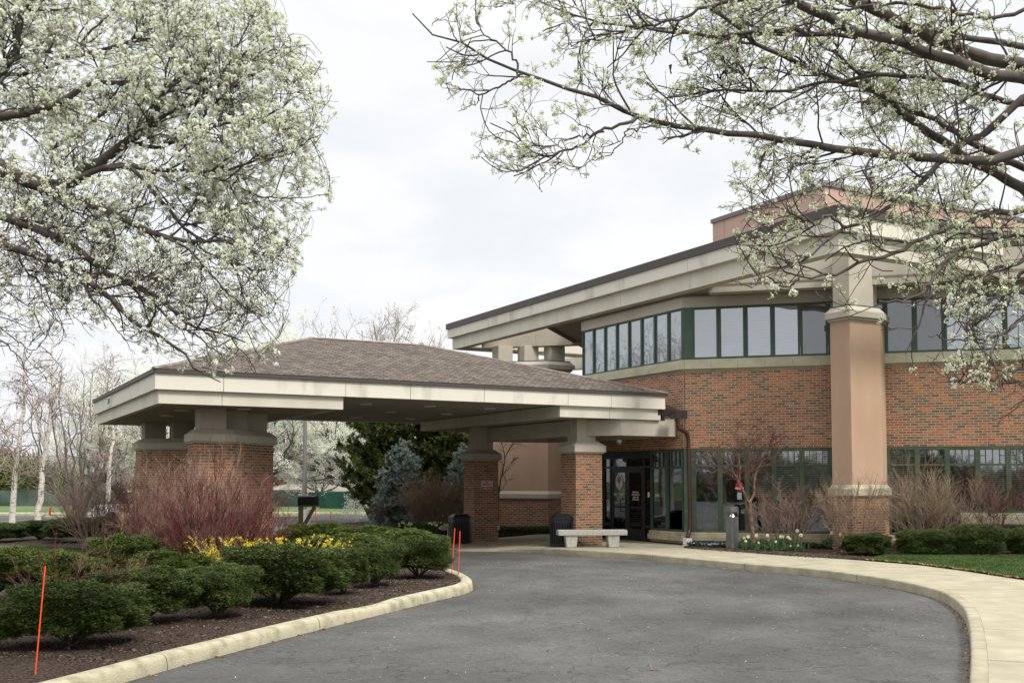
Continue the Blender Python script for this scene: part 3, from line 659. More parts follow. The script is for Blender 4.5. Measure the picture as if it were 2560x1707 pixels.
# no-smoking notice on the rear pillar (its own thing, screwed to the brick)
sg = empty('notice_sign', at(1214, 1212, 32.9), 'small white notice with red printing screwed to the dark rear brick pillar', 'sign')
c0 = ab(qb+.43, qa-.003); zc = at(1214, 1212, 32.9).z
m = MB(); m.box(c0, B, -A, -.205, .205, 0, .008, zc-.13, zc+.13); m.build('plate', M('notice_white', (.55, .52, .50), .5), sg)
REDP = M('notice_red', (.45, .03, .04), .5)
put_text('NO', .07, c0-A*.011+UP*(zc+.085), B, REDP, sg, bold=.003)
put_text('SMOKING', .07, c0-A*.011+UP*(zc+.02), B, REDP, sg, bold=.003)
m = MB(); m.box(c0, B, -A, -.19, .19, .008, .011, zc-.115, zc-.055); m.build('red_band', REDP, sg)
put_text('THANK YOU', .042, c0-A*.014+UP*(zc-.085), B, WHITE, sg, bold=.001)
# ============================================================ office building
bld = empty('office_building', (8, 34, 0), 'two-storey brick and tan stucco office building with green-framed window bands and deep cream eaves', 'building')
LA = 5.2; LC = 12.0; NC = Vector((Cd.y, -Cd.x, 0)); NC = NC if NC.y < 0 else -NC; NA = -B   # outward normals
def wc(s, o=0): return W0+Cd*s+NC*o
def wa(l, o=0): return W0+A*l+NA*o
WT = .3
def wallpoly(o, l1=LA, sc=LC, t=WT):
    # L-shaped band following both faces, outer face pushed out by o
    k = offset([wa(l1)[:2], W0[:2], wc(sc)[:2]], 0)
    c_o = W0+(NA+NC).normalized()*(o/((NA+NC).normalized().dot(NA))) ; c_i = W0-(NA+NC).normalized()*(t/((NA+NC).normalized().dot(NA)))
    return [XY(wa(l1, o), c_o, c_i, wa(l1, -t)), XY(c_o, wc(sc, o), wc(sc, -t), c_i)]
m = MB()
for p in wallpoly(0): m.prism(p, 2.64, 4.83)
m.box(W0, A, B, 4.32, LA, 0, WT, -.2, 2.64)                       # brick beside the door
m.box(wa(LA), B, -A, .12, 6, .0, WT, -.2, 6.54)                      # return wall
# low brick under the raised windows on the right
sR = 7.05
m.box(W0, Cd, -NC, sR, LC, 0, WT, -.2, .64)
bw = m.build('brick_wall', BRICK, bld)
m = MB()
for p in wallpoly(.012): m.prism(p, 4.775, 4.80)
for p in wallpoly(.035): m.prism(p, 4.815, 4.83)
for p in wallpoly(.075, t=.02): m.prism(p, 4.83, 5.02)
for p in wallpoly(.05, t=.02): m.prism(p, 5.02, 5.095)
m.build('sill_band', STONE, bld, bevel=.006)
m = MB()   # open joints of the stone band
for k in range(16): m.box(W0, Cd, -NC, .05+k*1.444/2, .056+k*1.444/2, -.077, 0, 4.84, 5.02)
m.build('band_joint', JOINT, bld)
m = MB()
for p in wallpoly(.02): m.prism(p, 6.55, 6.84)
m.build('head_beam', CONCT, bld)
m = MB()
for p in wallpoly(-.06): m.prism(p, 6.84, 7.0)
m.build('frieze_wall', SOFF, bld)
# movement joint at the corner
m = MB(); m.box(W0, Cd, -NC, .03, .055, -.004, .01, 2.68, 4.77); m.build('movement_joint', JOINT, bld)
# stone base
m = MB()
for z0, z1, o in ((.03, .10, .07), (.10, .25, .16), (.25, .345, .11)):
    for p in (wallpoly(o, l1=1.5, sc=sR-.3, t=.05)): m.prism(p, z0, z1)
m.build('stone_base', M('pinkish_base_stone', (.33, .265, .19), .85, c2=(.44, .37, .27), sc=2.4, bump=.003), bld, bevel=.012)
m = MB()
for k in range(1, 8): m.box(W0, Cd, -NC, k*1.0-.08, k*1.0-.07, -.163, 0, .1, .25)
for k in range(1, 2): m.box(W0, A, B, k*.75, k*.75+.012, -.163, 0, .1, .25)
m.build('base_joint', M('light_joint', (.5, .47, .4), .9), bld)
m = MB()
for z0, z1, o in ((.62, .66, .03), (.66, .86, .085), (.86, .94, .05)): m.box(W0, Cd, -NC, sR, LC, -o, .1, z0, z1)
m.build('raised_sill', STONE, bld, bevel=.006)
m = MB(); m.box(W0, Cd, -NC, 0, LC, .004, .2, -.2, .06); m.build('foundation', CONC, bld)

def window(o, u, n, u0, u1, z0, z1, fr, pane, fw=.045, dep=.10, muntin=None, blind=None, inset=.04, label=None, tr=None):
    """n points into the building; frame face flush at the wall line"""
    mb = MB(); a, b = -.0, dep
    mb.box(o, u, n, u0, u0+fw, a, b, z0, z1); mb.box(o, u, n, u1-fw, u1, a, b, z0, z1)
    mb.box(o, u, n, u0+fw, u1-fw, a+.004, b, z0, z0+fw); mb.box(o, u, n, u0+fw, u1-fw, a+.004, b, z1-fw, z1)
    g = .018   # inner sash bead
    mb.box(o, u, n, u0+fw, u0+fw+g, a+.02, b, z0+fw, z1-fw); mb.box(o, u, n, u1-fw-g, u1-fw, a+.02, b, z0+fw, z1-fw)
    mb.box(o, u, n, u0+fw+g, u1-fw-g, a+.022, b, z0+fw, z0+fw+g); mb.box(o, u, n, u0+fw+g, u1-fw-g, a+.022, b, z1-fw-g, z1-fw)
    if tr: mb.box(o, u, n, u0+fw, u1-fw, a+.006, b, tr-.025, tr+.025)
    w = mb.build('window', fr, bld, bevel=.004)
    mb = MB(); P = [o+u*(u0+fw)+n*inset, o+u*(u1-fw)+n*inset]
    mb.box(o, u, n, u0+fw+.002, u1-fw-.002, inset+.008, inset+.014, z0+fw, z1-fw); mb.build('pane', pane, w)
    if muntin:
        mb = MB()
        for x in muntin['v']: mb.box(o, u, n, u0+x-.011, u0+x+.011, a+.02, inset+.006, tr+.025, z1-fw)
        for (x0, x1, z) in muntin['h']: mb.box(o, u, n, u0+x0, u0+x1, a+.022, inset+.005, z-.011, z+.011)
        mb.build('muntin', GREENL, w)
    if blind:
        mb = MB(); zb = blind; z = z1-fw
        while z > zb:
            p0 = o+u*(u0+fw+.02)+n*.09; p1 = o+u*(u1-fw-.02)+n*.09
            mb.face([(p0.x, p0.y, z-.04), (p1.x, p1.y, z-.04), (p1.x+n.x*.02, p1.y+n.y*.02, z), (p0.x+n.x*.02, p0.y+n.y*.02, z)]); z -= .05
        mb.build('blind', BLIND, w)
    return w
WC0, WCS = .263, .722
# upper band on the chamfer face (towards the camera)
for k in range(-0, 15):
    s0 = WC0+k*WCS
    if s0+WCS > LC: break
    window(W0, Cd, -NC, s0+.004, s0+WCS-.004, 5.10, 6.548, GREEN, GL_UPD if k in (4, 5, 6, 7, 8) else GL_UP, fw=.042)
# corner panel
cp = W0
m = MB(); m.prism(XY(W0, W0+Cd*.262, W0+Cd*.262-NC*.2, W0-(NA+NC).normalized()*.25, W0+A*.02+B*.2, W0+A*.02), 5.10, 6.548); m.build('corner_panel', GREEN, bld)
for k in range(8):
    s0 = .03+k*.645
    window(W0, A, B, s0+.003, s0+.642, 5.10, 6.548, GREEN, GL_UPL, fw=.032)
# lower band
mv = {'v': [WCS*.27, WCS*.5, WCS*.73], 'h': [(.045, WCS*.27, 2.40), (WCS*.73, WCS-.045, 2.40)]}
for k in range(0, 15):
    s0 = WC0+k*WCS
    if s0+WCS > LC: break
    zl = .345 if s0 < sR-.3 else .94
    bl = {0: None, 1: None, 2: 1.35, 3: 1.35, 4: 1.35, 5: 1.35, 8: None, 9: None}.get(k, 1.0)
    window(W0, Cd, -NC, s0+.002, s0+WCS-.002, zl, 2.62, GREENL, GL_LO, fw=.05, muntin=mv, blind=bl, tr=2.17)
m = MB(); m.box(W0, Cd, -NC, .0, .262, 0, .15, .345, 2.62); m.build('corner_post', GREENL, bld)
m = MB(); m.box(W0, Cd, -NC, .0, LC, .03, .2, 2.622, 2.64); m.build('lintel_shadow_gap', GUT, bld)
for k in range(2):
    s0 = .04+k*.76; mv2 = {'v': [.19, .38, .57], 'h': [(.045, .19, 2.40), (.57, .715, 2.40)]}
    window(W0, A, B, s0, s0+.755, .345, 2.62, GREEN, GL_DK, fw=.045, muntin=mv2, tr=2.12)
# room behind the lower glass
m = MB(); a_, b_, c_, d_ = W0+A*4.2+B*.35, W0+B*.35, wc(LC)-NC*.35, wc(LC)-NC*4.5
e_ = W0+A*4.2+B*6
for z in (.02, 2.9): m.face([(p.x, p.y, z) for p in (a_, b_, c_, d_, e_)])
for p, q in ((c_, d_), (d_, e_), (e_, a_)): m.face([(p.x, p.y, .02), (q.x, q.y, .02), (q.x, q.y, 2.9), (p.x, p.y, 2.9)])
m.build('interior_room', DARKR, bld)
# entrance doors (recessed, dark bronze)
D0, D1 = 1.62, 4.22
m = MB(); i0 = .12
def dbox(mb, l0, l1, z0, z1, a=i0, b=i0+.09): mb.box(W0, A, B, l0, l1, a, b, z0, z1)
dbox(m, D0, D0+.1, 0.0, 2.64); dbox(m, D1-.1, D1, 0.0, 2.64); dbox(m, D0+.1, D1-.1, 2.42, 2.64); dbox(m, D0+.1, D1-.1, 2.13, 2.19); dbox(m, D0+.1, D1-.1, .0, .04)
L_ = [D0+.1, D0+.42, D0+1.36, D1-.42-.0, D1-.1]
L_ = [D0+.1, D0+.42, D0+1.30, D1-.42, D1-.1]
for x in (L_[1], L_[3]): dbox(m, x-.03, x+.03, .04, 2.13); dbox(m, x-.03, x+.03, 2.19, 2.42)
dbox(m, L_[2]-.03, L_[2]+.03, 2.19, 2.42)
for (x0, x1) in ((L_[0], L_[1]-.03), (L_[3]+.03, L_[4])): dbox(m, x0, x1, .38, .46); dbox(m, x0, x1, .04, .12)
df = m.build('door_frame', BLACKF, bld, bevel=.004)
for (x0, x1) in ((L_[0], L_[1]-.03), (L_[3]+.03, L_[4])):
    for z0, z1 in ((.12, .38), (.46, 2.13), (2.19, 2.42)): mm = MB(); dbox(mm, x0, x1, z0, z1, i0+.04, i0+.05); mm.build('pane', GL_DOOR, df)
for (x0, x1) in ((L_[1]+.03, L_[2]-.03), (L_[2]+.03, L_[3]-.03)): mm = MB(); dbox(mm, x0, x1, 2.19, 2.42, i0+.04, i0+.05); mm.build('pane', GL_DOOR, df)
def door(l0, l1, hside):
    mb = MB(); a, b = i0+.02, i0+.065
    st = .11; mb.box(W0, A, B, l0, l0+st, a, b, .045, 2.125); mb.box(W0, A, B, l1-st, l1, a, b, .045, 2.125)
    mb.box(W0, A, B, l0+st, l1-st, a, b, .045, .33); mb.box(W0, A, B, l0+st, l1-st, a, b, 2.0, 2.125); mb.box(W0, A, B, l0+st, l1-st, a+.012, b-.01, .93, .99)
    d = mb.build('door', BLACKF, bld, bevel=.003)
    mb = MB(); mb.box(W0, A, B, l0+st, l1-st, a+.02, a+.026, .33, 2.0); mb.build('pane', GL_DOOR, d)
    hx = l0+.07 if hside < 0 else l1-.07; s = 1 if hside < 0 else -1
    pts = [wa(hx, -a+.0), wa(hx, .02-a+.07), wa(hx+s*.16, .02-a+.07), wa(hx+s*.16, .02-a+.07), wa(hx, .02-a+.07), wa(hx, -a)]
    P = np.array([[*wa(hx, -a).xy, 1.22], [*wa(hx, .09-a).xy, 1.22], [*wa(hx+s*.14, .09-a).xy, 1.22], [*wa(hx+s*.16, .09-a).xy, 1.18], [*wa(hx+s*.16, .09-a).xy, .88], [*wa(hx+s*.14, .09-a).xy, .84], [*wa(hx, .09-a).xy, .84], [*wa(hx, -a).xy, .84]])
    nm = NM(); nm.add(*tubes(P[None], np.full((1, len(P)), .014), 6)); nm.build('handle', BLACK, d)
    return d
dR = door(L_[1]+.03, L_[2]-.003, 1); dL = door(L_[2]+.003, L_[3]-.03, -1)
# emblem and lettering on the left leaf, hours on the right leaf
lc = (L_[2]+L_[3]-.03)/2; rc = (L_[1]+.03+L_[2])/2; so = -i0-.03
LET = M('white_vinyl', (.85, .84, .82), .6)
def ellipse(c, rx, rz_, z, n=36): return [(c+rx*math.cos(i*2*math.pi/n), z+rz_*math.sin(i*2*math.pi/n)) for i in range(n)]
def flat(pts, off): return [tuple(wa(l, so+off)[:2])+(z,) for l, z in pts]
m = MB(); m.face(flat(ellipse(lc, .19, .235, 1.72), .004)[::-1]); em = m.build('emblem', M('pale_vinyl_disc', (.85, .83, .80), .6), dL)
m = MB(); dk = .008
m.face(flat([(lc-.012, 1.55), (lc+.012, 1.55), (lc+.018, 1.72), (lc-.018, 1.72)], dk)); m.face(flat([(lc-.1, 1.545), (lc, 1.53), (lc+.1, 1.545), (lc+.02, 1.555), (lc-.02, 1.555)], dk))
g = rng(8)
for k in range(150):
    a = g.uniform(0, 2*np.pi); r = math.sqrt(g.uniform(0.02, 1)); x = lc+.105*r*math.cos(a); z = 1.79+.105*r*math.sin(a); q = .009
    m.face(flat([(x-q, z), (x, z-q), (x+q, z), (x, z+q)], dk+k*2e-5))
for s in (-.7, -.35, .35, .7): m.face(flat([(lc-.006, 1.68), (lc+.006, 1.68), (lc+s*.1+.004, 1.80), (lc+s*.1-.004, 1.80)], dk+.004))
m.build('tree_mark', M('grey_ink', (.12, .12, .12), .6), em)
def wtext(s, size, l, z, bold=0): return put_text(s, size, wa(l, so+.006)+UP*z, -A, LET, dL if l == lc else dR, bold=bold)
wtext('THE', .055, lc, 1.43); wtext('RECOVERY', .115, lc, 1.335, .001); wtext('VILLAGE', .075, lc, 1.245); wtext('COLUMBUS', .05, lc, 1.18)
wtext('After hours', .068, rc, 1.42, .0015); wtext('and weekends', .068, rc, 1.345, .0015); wtext('please call', .068, rc, 1.27, .0015); wtext('614.362.1321', .066, rc, 1.195, .0015)
# green panel above the doors, camera, keypads
m = MB(); m.box(W0, A, B, D0, D1, .06, .12, 2.45, 2.635); m.build('transom_panel', M('dark_green_panel', (.012, .028, .022), .5), bld)
m = MB(); m.box(W0, A, B, 1.60, 1.66, -.02, 0, 1.28, 1.43); m.build('keypad', WHITE, bld)
m = MB(); m.box(W0, A, B, 1.18, 1.38, .03, .038, 1.30, 1.38); m.build('hours_card', M('card', (.4, .39, .37), .7), bld)
# room contents behind the two nearest panes: green chair frame and a white pot
pot = MB(); cpt = wc(.62, -.55); pot.prism([(cpt.x+.12*math.cos(i*.5236), cpt.y+.12*math.sin(i*.5236)) for i in range(12)], .38, .58, top=[(cpt.x+.16*math.cos(i*.5236), cpt.y+.16*math.sin(i*.5236)) for i in range(12)])
po_ = pot.build('plant_pot', M('glazed_white_pot', (.55, .58, .52), .4), None); po_.location = (0, 0, 0); tag(po_, 'small pale pot standing inside behind the window right of the downpipe', 'plant pot')
ch = empty('garden_chair', wc(.75, -.8), 'green plastic chair behind the ground-floor window right of the downpipe', 'chair')
GCH = M('green_plastic', (.01, .17, .12), .5)
m = MB(); o_ = wc(.45, -.6); m.box(o_, Cd, -NC, 0, .5, 0, .45, .98, 1.03); m.build('seat', GCH, ch)
m = MB(); m.box(o_, Cd, -NC, 0.02, .48, .42, .46, 1.1, 1.42); m.build('backrest', GCH, ch)
for s_ in (0.02, .44):
    for w_ in (.02, .4): m = MB(); m.box(o_, Cd, -NC, s_, s_+.04, w_, w_+.04, .05, .98); m.build('leg', GCH, ch)
# red octagonal sticker on the third post
st_ = empty('window_sticker', wc(1.62, .03), 'red octagonal alarm sticker on the glass above the bollard light', 'sticker')
cc = wc(1.50, -.02); oc = []
m = MB(); pts = [cc+Cd*(.115*math.cos(math.pi/8+i*math.pi/4)) for i in range(8)]
m.face([(pts[i].x, pts[i].y, 1.60+.145*math.sin(math.pi/8+i*math.pi/4)) for i in range(8)]); m.build('octagon', M('sticker_red', (.42, .012, .03), .5), st_)
put_text('ALARM', .07, cc+NC*.006+UP*1.55, Cd, WHITE, st_, bold=.002)
m = MB(); m.box(cc, Cd, NC, -.06, .06, .0, .003, 1.25, 1.44); m.build('card', M('pale_blue_card', (.35, .40, .45), .6), st_)

# ------------------------------------------------ eaves, roof and penthouse
R0 = Vector((7.31, 23.2, 0)); RL = 20.6; RW = 15.0
def rb(b, a): p = R0+B*b+A*a; return Vector((p.x, p.y, 0))
def rrect(i, j=None): return XY(rb(i, i), rb(RW-i, i), rb(RW-i, RL-i), rb(i, RL-i))
def eave(name, z0, z1, i, t, mat, js, bev=0):
    mb = MB(); jw = .007
    def run(o, u, n, L, js):
        xs = [0]+[j for j in js if 0 < j < L]+[L]
        for q in range(len(xs)-1): mb.box(o, u, n, xs[q]+(jw if q else 0), xs[q+1]-(jw if q < len(xs)-2 else 0), 0, t, z0, z1)
    run(rb(i, i), B, A, RW-2*i, js); run(rb(i, i+t), A, B, RL-2*i-2*t, js); run(rb(i, RL-i-t), B, A, RW-2*i, js); run(rb(RW-i-t, i+t), A, B, RL-2*i-2*t, js)
    return mb.build(name, mat, bld)
eave('fascia', 7.37, 7.735, 0, .2, CONCS, [1.9, 5.2, 8.6, 12.2, 15.8, 19.2])
eave('lower_band', 6.92, 7.37, .15, .34, CONC, [1.75, 5.0, 8.3, 11.9, 15.5, 18.9])
m = MB(); m.ring(XY(rb(-.05, -.05), rb(RW+.05, -.05), rb(RW+.05, RL+.05), rb(-.05, RL+.05)), 7.725, 7.94, .15); m.build('drip_edge', DRIP, bld)
TRIM = M('brown_soffit_trim', (.14, .11, .08), .8)
m = MB(); m.ring(rrect(.49), 6.97, 7.03, .10); m.build('soffit_trim', TRIM, bld)
def isect(p, u, q, w):
    d = u.x*w.y-u.y*w.x; k = ((q.x-p.x)*w.y-(q.y-p.y)*w.x)/d; return p+u*k
BM = Vector((4.77, 28.1, 0)); fin = R0+B*.5
S1 = isect(BM, Cd, fin, A); e2 = at(1379, 816, 33.0); kk = (e2.x/e2.y)
S2 = isect(Vector((0, 0, 0)), Vector((e2.x, e2.y, 0)), fin, A); S3 = S2+D*6
SB = BM+Cd*12
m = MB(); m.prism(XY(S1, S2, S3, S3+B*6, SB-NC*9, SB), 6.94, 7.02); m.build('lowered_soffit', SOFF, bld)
m = MB(); dd = (S3-S2).normalized(); nn = Vector((-dd.y, dd.x, 0)); m.box(S2, dd, nn, 0, (S3-S2).length, .0, .14, 6.88, 7.03); m.build('soffit_edge_trim', TRIM, bld)
# the two outer corners of the eave are open frames; the roof proper lies behind the diagonal beams
RP = XY(S1+NC*.0, S2, S3, S3+B*8, SB-NC*12, SB+Cd*3)
m = MB(); m.prism(RP, 7.575, 7.72, m=0); m.build('roof', SHING, bld)
# penthouse behind the eaves
Q0 = Vector((9.38, 31.0, 0)); pp = XY(Q0, Q0+B*14, Q0+B*14+A*5.2, Q0+A*5.2)
m = MB(); m.prism(pp, 7.9, 10.58); pn = m.build('penthouse', PINK, bld)
m = MB(); m.prism(offset(pp, -.05), 10.56, 10.70); m.build('coping', COPE, pn)
m = MB(); m.box(Q0, B, A, 5.25, 5.37, -.09, 0, 8.5, 10.9); m.build('white_flue', WHITE, pn)
m = MB()
for k in range(1, 5): m.box(Q0, A, B, k*1.15, k*1.15+.012, -.004, .01, 8.5, 10.56)
m.build('panel_seam', M('pink_seam', (.32, .17, .14), .7), pn)
# diagonal beams carried by the corner piers
def beam(p, u, n, l0, l1, name='cross_beam'):
    mb = MB(); jw = .006; xs = [l0]+[x for x in (l0+(l1-l0)*k/3 for k in (1, 2))]+[l1]
    for i in range(3): mb.box(p, u, n, xs[i]+(jw if i else 0), xs[i+1], 0, .45, 6.80, 7.57)
    return mb.build(name, CONCT, bld)
beam(BM, Cd, -NC, (S1-BM).dot(Cd), 11.5)
# near tan pier
Fp = Vector((8.53, 26.3, 0)); az = math.radians(28); E1 = Vector((math.sin(az), math.cos(az), 0))
NP = XY(Fp, Fp+B*1.08, Fp+B*1.08+E1*.95, Fp+B*.9+E1*1.5, Fp+A*.67+E1*.5, Fp+A*.67)
def tan_pier(poly, zb0, zb1, zc, ztop, post, parent):
    mb = MB(); mb.prism(offset(poly, -.03), -.3, zb0-.02); base = mb.build('pier', BRICK, parent)
    mb = MB(); mb.prism(offset(poly, -.05), zb0-.03, zb0+.01); mb.prism(offset(poly, -.10), zb0+.01, zb0+(zb1-zb0)*.62); mb.prism(offset(poly, -.10), zb0+(zb1-zb0)*.62, zb1, top=poly); mb.build('stone_band', STONE if zb1 > 1.5 else CONCT, base, bevel=.006)
    mb = MB(); mb.prism(poly, zb1-.01, zc+.0); mb.build('stucco_shaft', TAN, base, bevel=.01)
    mb = MB(); mb.prism(offset(poly, -.05), zc-.03, zc+.03); mb.prism(offset(poly, -.12), zc+.03, zc+.19); mb.prism(offset(poly, -.12), zc+.19, zc+.34, top=offset(poly, .02)); mb.build('cap', CONCT, base, bevel=.008)
    mb = MB(); mb.prism(offset(poly, .0), zc+.34, zc+.36); mb.build('cap_flashing', M('verdigris', (.07, .15, .13), .6), base)
    for q in post: mb = MB(); mb.prism(q, zc+.33, ztop); mb.build('post', CONCT, base, bevel=.008)
    return base
tan_pier(NP, 1.37, 1.66, 5.86, 7.575, [XY(Fp+B*.06+A*.06, Fp+B*.92+A*.06, Fp+B*.92+A*.62, Fp+B*.06+A*.62), XY(Fp+B*.95+A*.2, Fp+B*1.2+A*.2, Fp+B*1.2+A*1.1, Fp+B*.95+A*1.1)], bld)
# far tan pier, long face parallel to the chamfer
Gp = at(1370, 1225, 38.7); Gp.z = 0
FPp = XY(Gp, Gp+B*1.0, Gp+B*1.0+A*1.0, Gp-Cd*2.3+A*1.0+B*.3, Gp-Cd*2.3+A*.7, Gp-Cd*2.3)
fpost = []
for x0 in (.25, 1.05, 1.85):
    p = Gp-Cd*(2.62-x0)+A*.12; fpost.append(XY(p+B*.0, p+B*.62, p+B*.62+A*.36, p+A*.36))
# pier posts: short left faces, long right faces as in a row of square posts turned 45 degrees to the beam
fp = tan_pier(FPp, 1.09, 1.37, 5.86, 7.5, [], bld)
for px0, pxe, px1 in ((1230, 1246, 1282), (1294, 1311, 1347), (1360, 1376, 1413)):
    e0 = at(pxe, 870, 39.05); e0.z = 0
    def along(u, px):
        t = (px-1280)/F; # solve (e0.x+u.x*k)/(e0.y+u.y*k)=t
        return (t*e0.y-e0.x)/(u.x-t*u.y)
    ka, kb = along(A, px0), along(B, px1)
    mb = MB(); mb.prism(XY(e0, e0+B*kb, e0+B*kb+A*ka, e0+A*ka), 6.15, 6.81); mb.build('post', CONCT, fp, bevel=.008)
pb0 = Vector((.75, 39.2, 0)); pb1 = isect(pb0, Cd, fin, A); x_ = (pb1-pb0).dot(Cd)
mb = MB()
for (x0, x1) in ((x_, .15), (.157, 6.5)): mb.box(pb0, Cd, -NC, x0, x1, 0, .45, 6.80, 7.57)
mb.build('cross_beam', CONCT, bld)
mb = MB(); mb.box(pb0, Cd, -NC, -1.5, 9, 3.4, 3.8, 6.25, 6.72); mb.box(pb0, Cd, -NC, .3, 9, 4.0, 4.4, 5.2, 6.0); mb.build('lower_cross_beam', CONC, bld)
# far brick wing seen left of the rear pillar
mb = MB(); wq = at(1154, 1110, 46.0); wq.z = 0; mb.prism(XY(wq, wq+B*2.6, wq+B*2.6+A*3, wq+A*3), -.3, 6.4); mb.prism(XY(wq+B*2.6+A*.8, wq+B*12+A*.8, wq+B*12+A*3, wq+B*2.6+A*3), -.3, 6.0); mb.build('rear_wing_wall', BRICK, bld)

# ------------------------------------------------ link roof between canopy and doors
K = ab(12.15, .17); Mx_ = K-Cd*1.40; 
# stop short of the brick pillar's post
LINK = XY(ab(13.93, .17), K, Mx_, Mx_+A*5.0, Mx_+A*5.0+B*2.2, W0+A*4.9-B*.01, W0+A*.30-B*.01)
m = MB(); m.ring(LINK, 2.98, 3.405, .25); m.prism(offset(LINK, .25), 3.10, 3.16); lk_ = m.build('link_roof', CONCT, bld)
m = MB(); m.box(P0, B, A, 13.60, 13.93, .17, 3, 3.405, 3.56); m.build('link_fascia', CONCT, lk_)
m = MB(); m.box(P0, B, A, 13.30, 13.95, .08, 3, 3.56, 3.74)
m.face([tuple(ab(13.1, .08, 3.75)), tuple(ab(13.97, .08, 3.75)), tuple(ab(13.97, 1.0, 4.02)), tuple(ab(13.1, 1.0, 4.02))])
m.build('gutter', GUT, lk_)
dp = empty('downpipe', at(1722, 1200, 28.7), 'dark brown downpipe with rain box at the corner right of the doors', 'downpipe')
bx = at(1698, 1040, 28.55)
m = MB(); m.box(Vector((bx.x, bx.y, 0)), B, A, -.17, .19, -.12, .16, 3.44, 3.68); m.build('rain_box', GUT, dp, bevel=.008)
P = np.array([tuple(at(x, y, Y)) for x, y, Y in ((1694, 1050, 28.55), (1694, 1062, 28.55), (1697, 1070, 28.55), (1712, 1078, 28.6), (1718, 1084, 28.65), (1720.5, 1096, 28.7), (1721, 1110, 28.7), (1725, 1270, 28.7), (1725, 1320, 28.7), (1722, 1330, 28.65), (1720, 1338, 28.6), (1719.5, 1352, 28.6))])
nm = NM(); nm.add(*tubes(P[None], np.full((1, len(P)), .062), 4)); pp_ = nm.build('pipe', M('maroon_brown_pipe', (.055, .022, .022), .35, spec=.5), dp, smooth=False)
bb = at(1719, 1352, 28.55)
m = MB(); m.box(Vector((bb.x, bb.y, 0)), B, A, -.09, .09, -.09, .09, .04, .20); m.build('shoe', WHITE, dp, bevel=.01)
m = MB(); s_ = gr(1716, 1364); m.prism([(s_.x-.12, s_.y-.1), (s_.x+.1, s_.y-.12), (s_.x+.14, s_.y+.08), (s_.x-.08, s_.y+.12)], .0, .035)
sb = m.build('splash_stone', M('pale_stone', (.55, .53, .47), .8), None, bevel=.01); tag(sb, 'small pale flat stone on the walk under the brown downpipe', 'stone')
cm = empty('dome_camera', at(1548, 1108, 29.9), 'small grey dome camera under the link roof above the entrance doors', 'camera')
m = MB(); cc = at(1548, 1104, 29.6); disc(m, cc, .07, cc.z-.02, cc.z+.06); m.build('mount', WHITE, cm)
m = MB(); m.prism([(cc.x+.055*math.cos(i*.5236), cc.y+.055*math.sin(i*.5236)) for i in range(12)], cc.z-.08, cc.z-.02, top=[(cc.x+.065*math.cos(i*.5236), cc.y+.065*math.sin(i*.5236)) for i in range(12)]); m.build('dome', M('grey_dome', (.3, .3, .28), .2), cm)

# ============================================================ street furniture
def bench(loc, az, label, L=1.85, h=.455, d=.40):
    r = empty('bench', loc, label, 'bench', 'pale concrete benches by the entrance'); u = Vector((math.sin(az), math.cos(az), 0)); w = Vector((-u.y, u.x, 0)); o = Vector((loc[0], loc[1], 0)); z = loc[2]
    m = MB(); m.box(o, u, w, -L/2, L/2, 0, d, z+h-.14, z+h); m.build('seat', BENCH, r, bevel=.015)
    for x in (-L/2+.36, L/2-.36):
        m = MB(); a, b = .13, .16
        P = [o+u*(x+sx*a)+w*(d/2+sy*b) for sx, sy in ((-1, -1), (1, -1), (1, 1), (-1, 1))]; P2 = [o+u*(x+sx*(a+.035))+w*(d/2+sy*b) for sx, sy in ((-1, -1), (1, -1), (1, 1), (-1, 1))]
        m.prism(XY(*P), z, z+h-.138, top=XY(*P2)); m.build('leg', BENCH, r, bevel=.012)
    return r
bl_ = gr(1483, 1368); bench((bl_.x, bl_.y, 0), math.radians(84), 'pale concrete bench in front of the brick pillar near the entrance doors')
bench((-1.30, 33.0, -.11), math.radians(84), 'shaded concrete bench partly hidden by the black bin and dark rear pillar')
def bin_(loc, label, rz):
    r = empty('litter_bin', loc, label, 'litter bin', 'black slatted litter bins', 0); o = Vector((loc[0], loc[1], 0)); z = loc[2]; n = 8; R = .31
    u = Vector((math.cos(rz), math.sin(rz), 0)); w = Vector((-u.y, u.x, 0))
    oc = lambda R_, k=.42: XY(*[o+u*(x*R_)+w*(y*R_) for x, y in ((-1, -1+k), (-1+k, -1), (1-k, -1), (1, -1+k), (1, 1-k), (1-k, 1), (-1+k, 1), (-1, 1-k))])
    m = MB(); m.prism(oc(R-.04), z+.03, z+.70); m.build('liner', M('bin_liner', (.006, .007, .010), .6), r)
    m = MB(); m.ring(oc(R), z+.0, z+.06, .03); m.ring(oc(R), z+.62, z+.70, .03)
    pl = oc(R)
    for i in range(8):
        p, q = Vector(pl[i]), Vector(pl[(i+1) % 8]); L = (q-p).length; k = max(2, int(L/.062)); d = (q-p)/L; nn = Vector((-d.y, d.x))
        if nn.dot(Vector(o.xy)-p) < 0: nn = -nn
        for j in range(k):
            a = p+d*(L*(j+.5)/k); m.prism([tuple(a-d*.019), tuple(a+d*.019), tuple(a+d*.019+nn*.012), tuple(a-d*.019+nn*.012)], z+.06, z+.62)
    m.build('slats', BLACK, r)
    m = MB(); m.prism(oc(R+.012), z+.70, z+.77); m.prism(oc(R+.012), z+.77, z+.87, top=oc(R*.62)); m.build('lid', BLACK, r, bevel=.008)
b0_ = gr(1408, 1366); bin_((b0_.x-.02, b0_.y+.45, 0), 'black slatted litter bin at the left end of the front concrete bench', -.1)
bin_((-1.58, 31.95, -.12), 'black slatted litter bin standing against the dark rear pillar', .5)
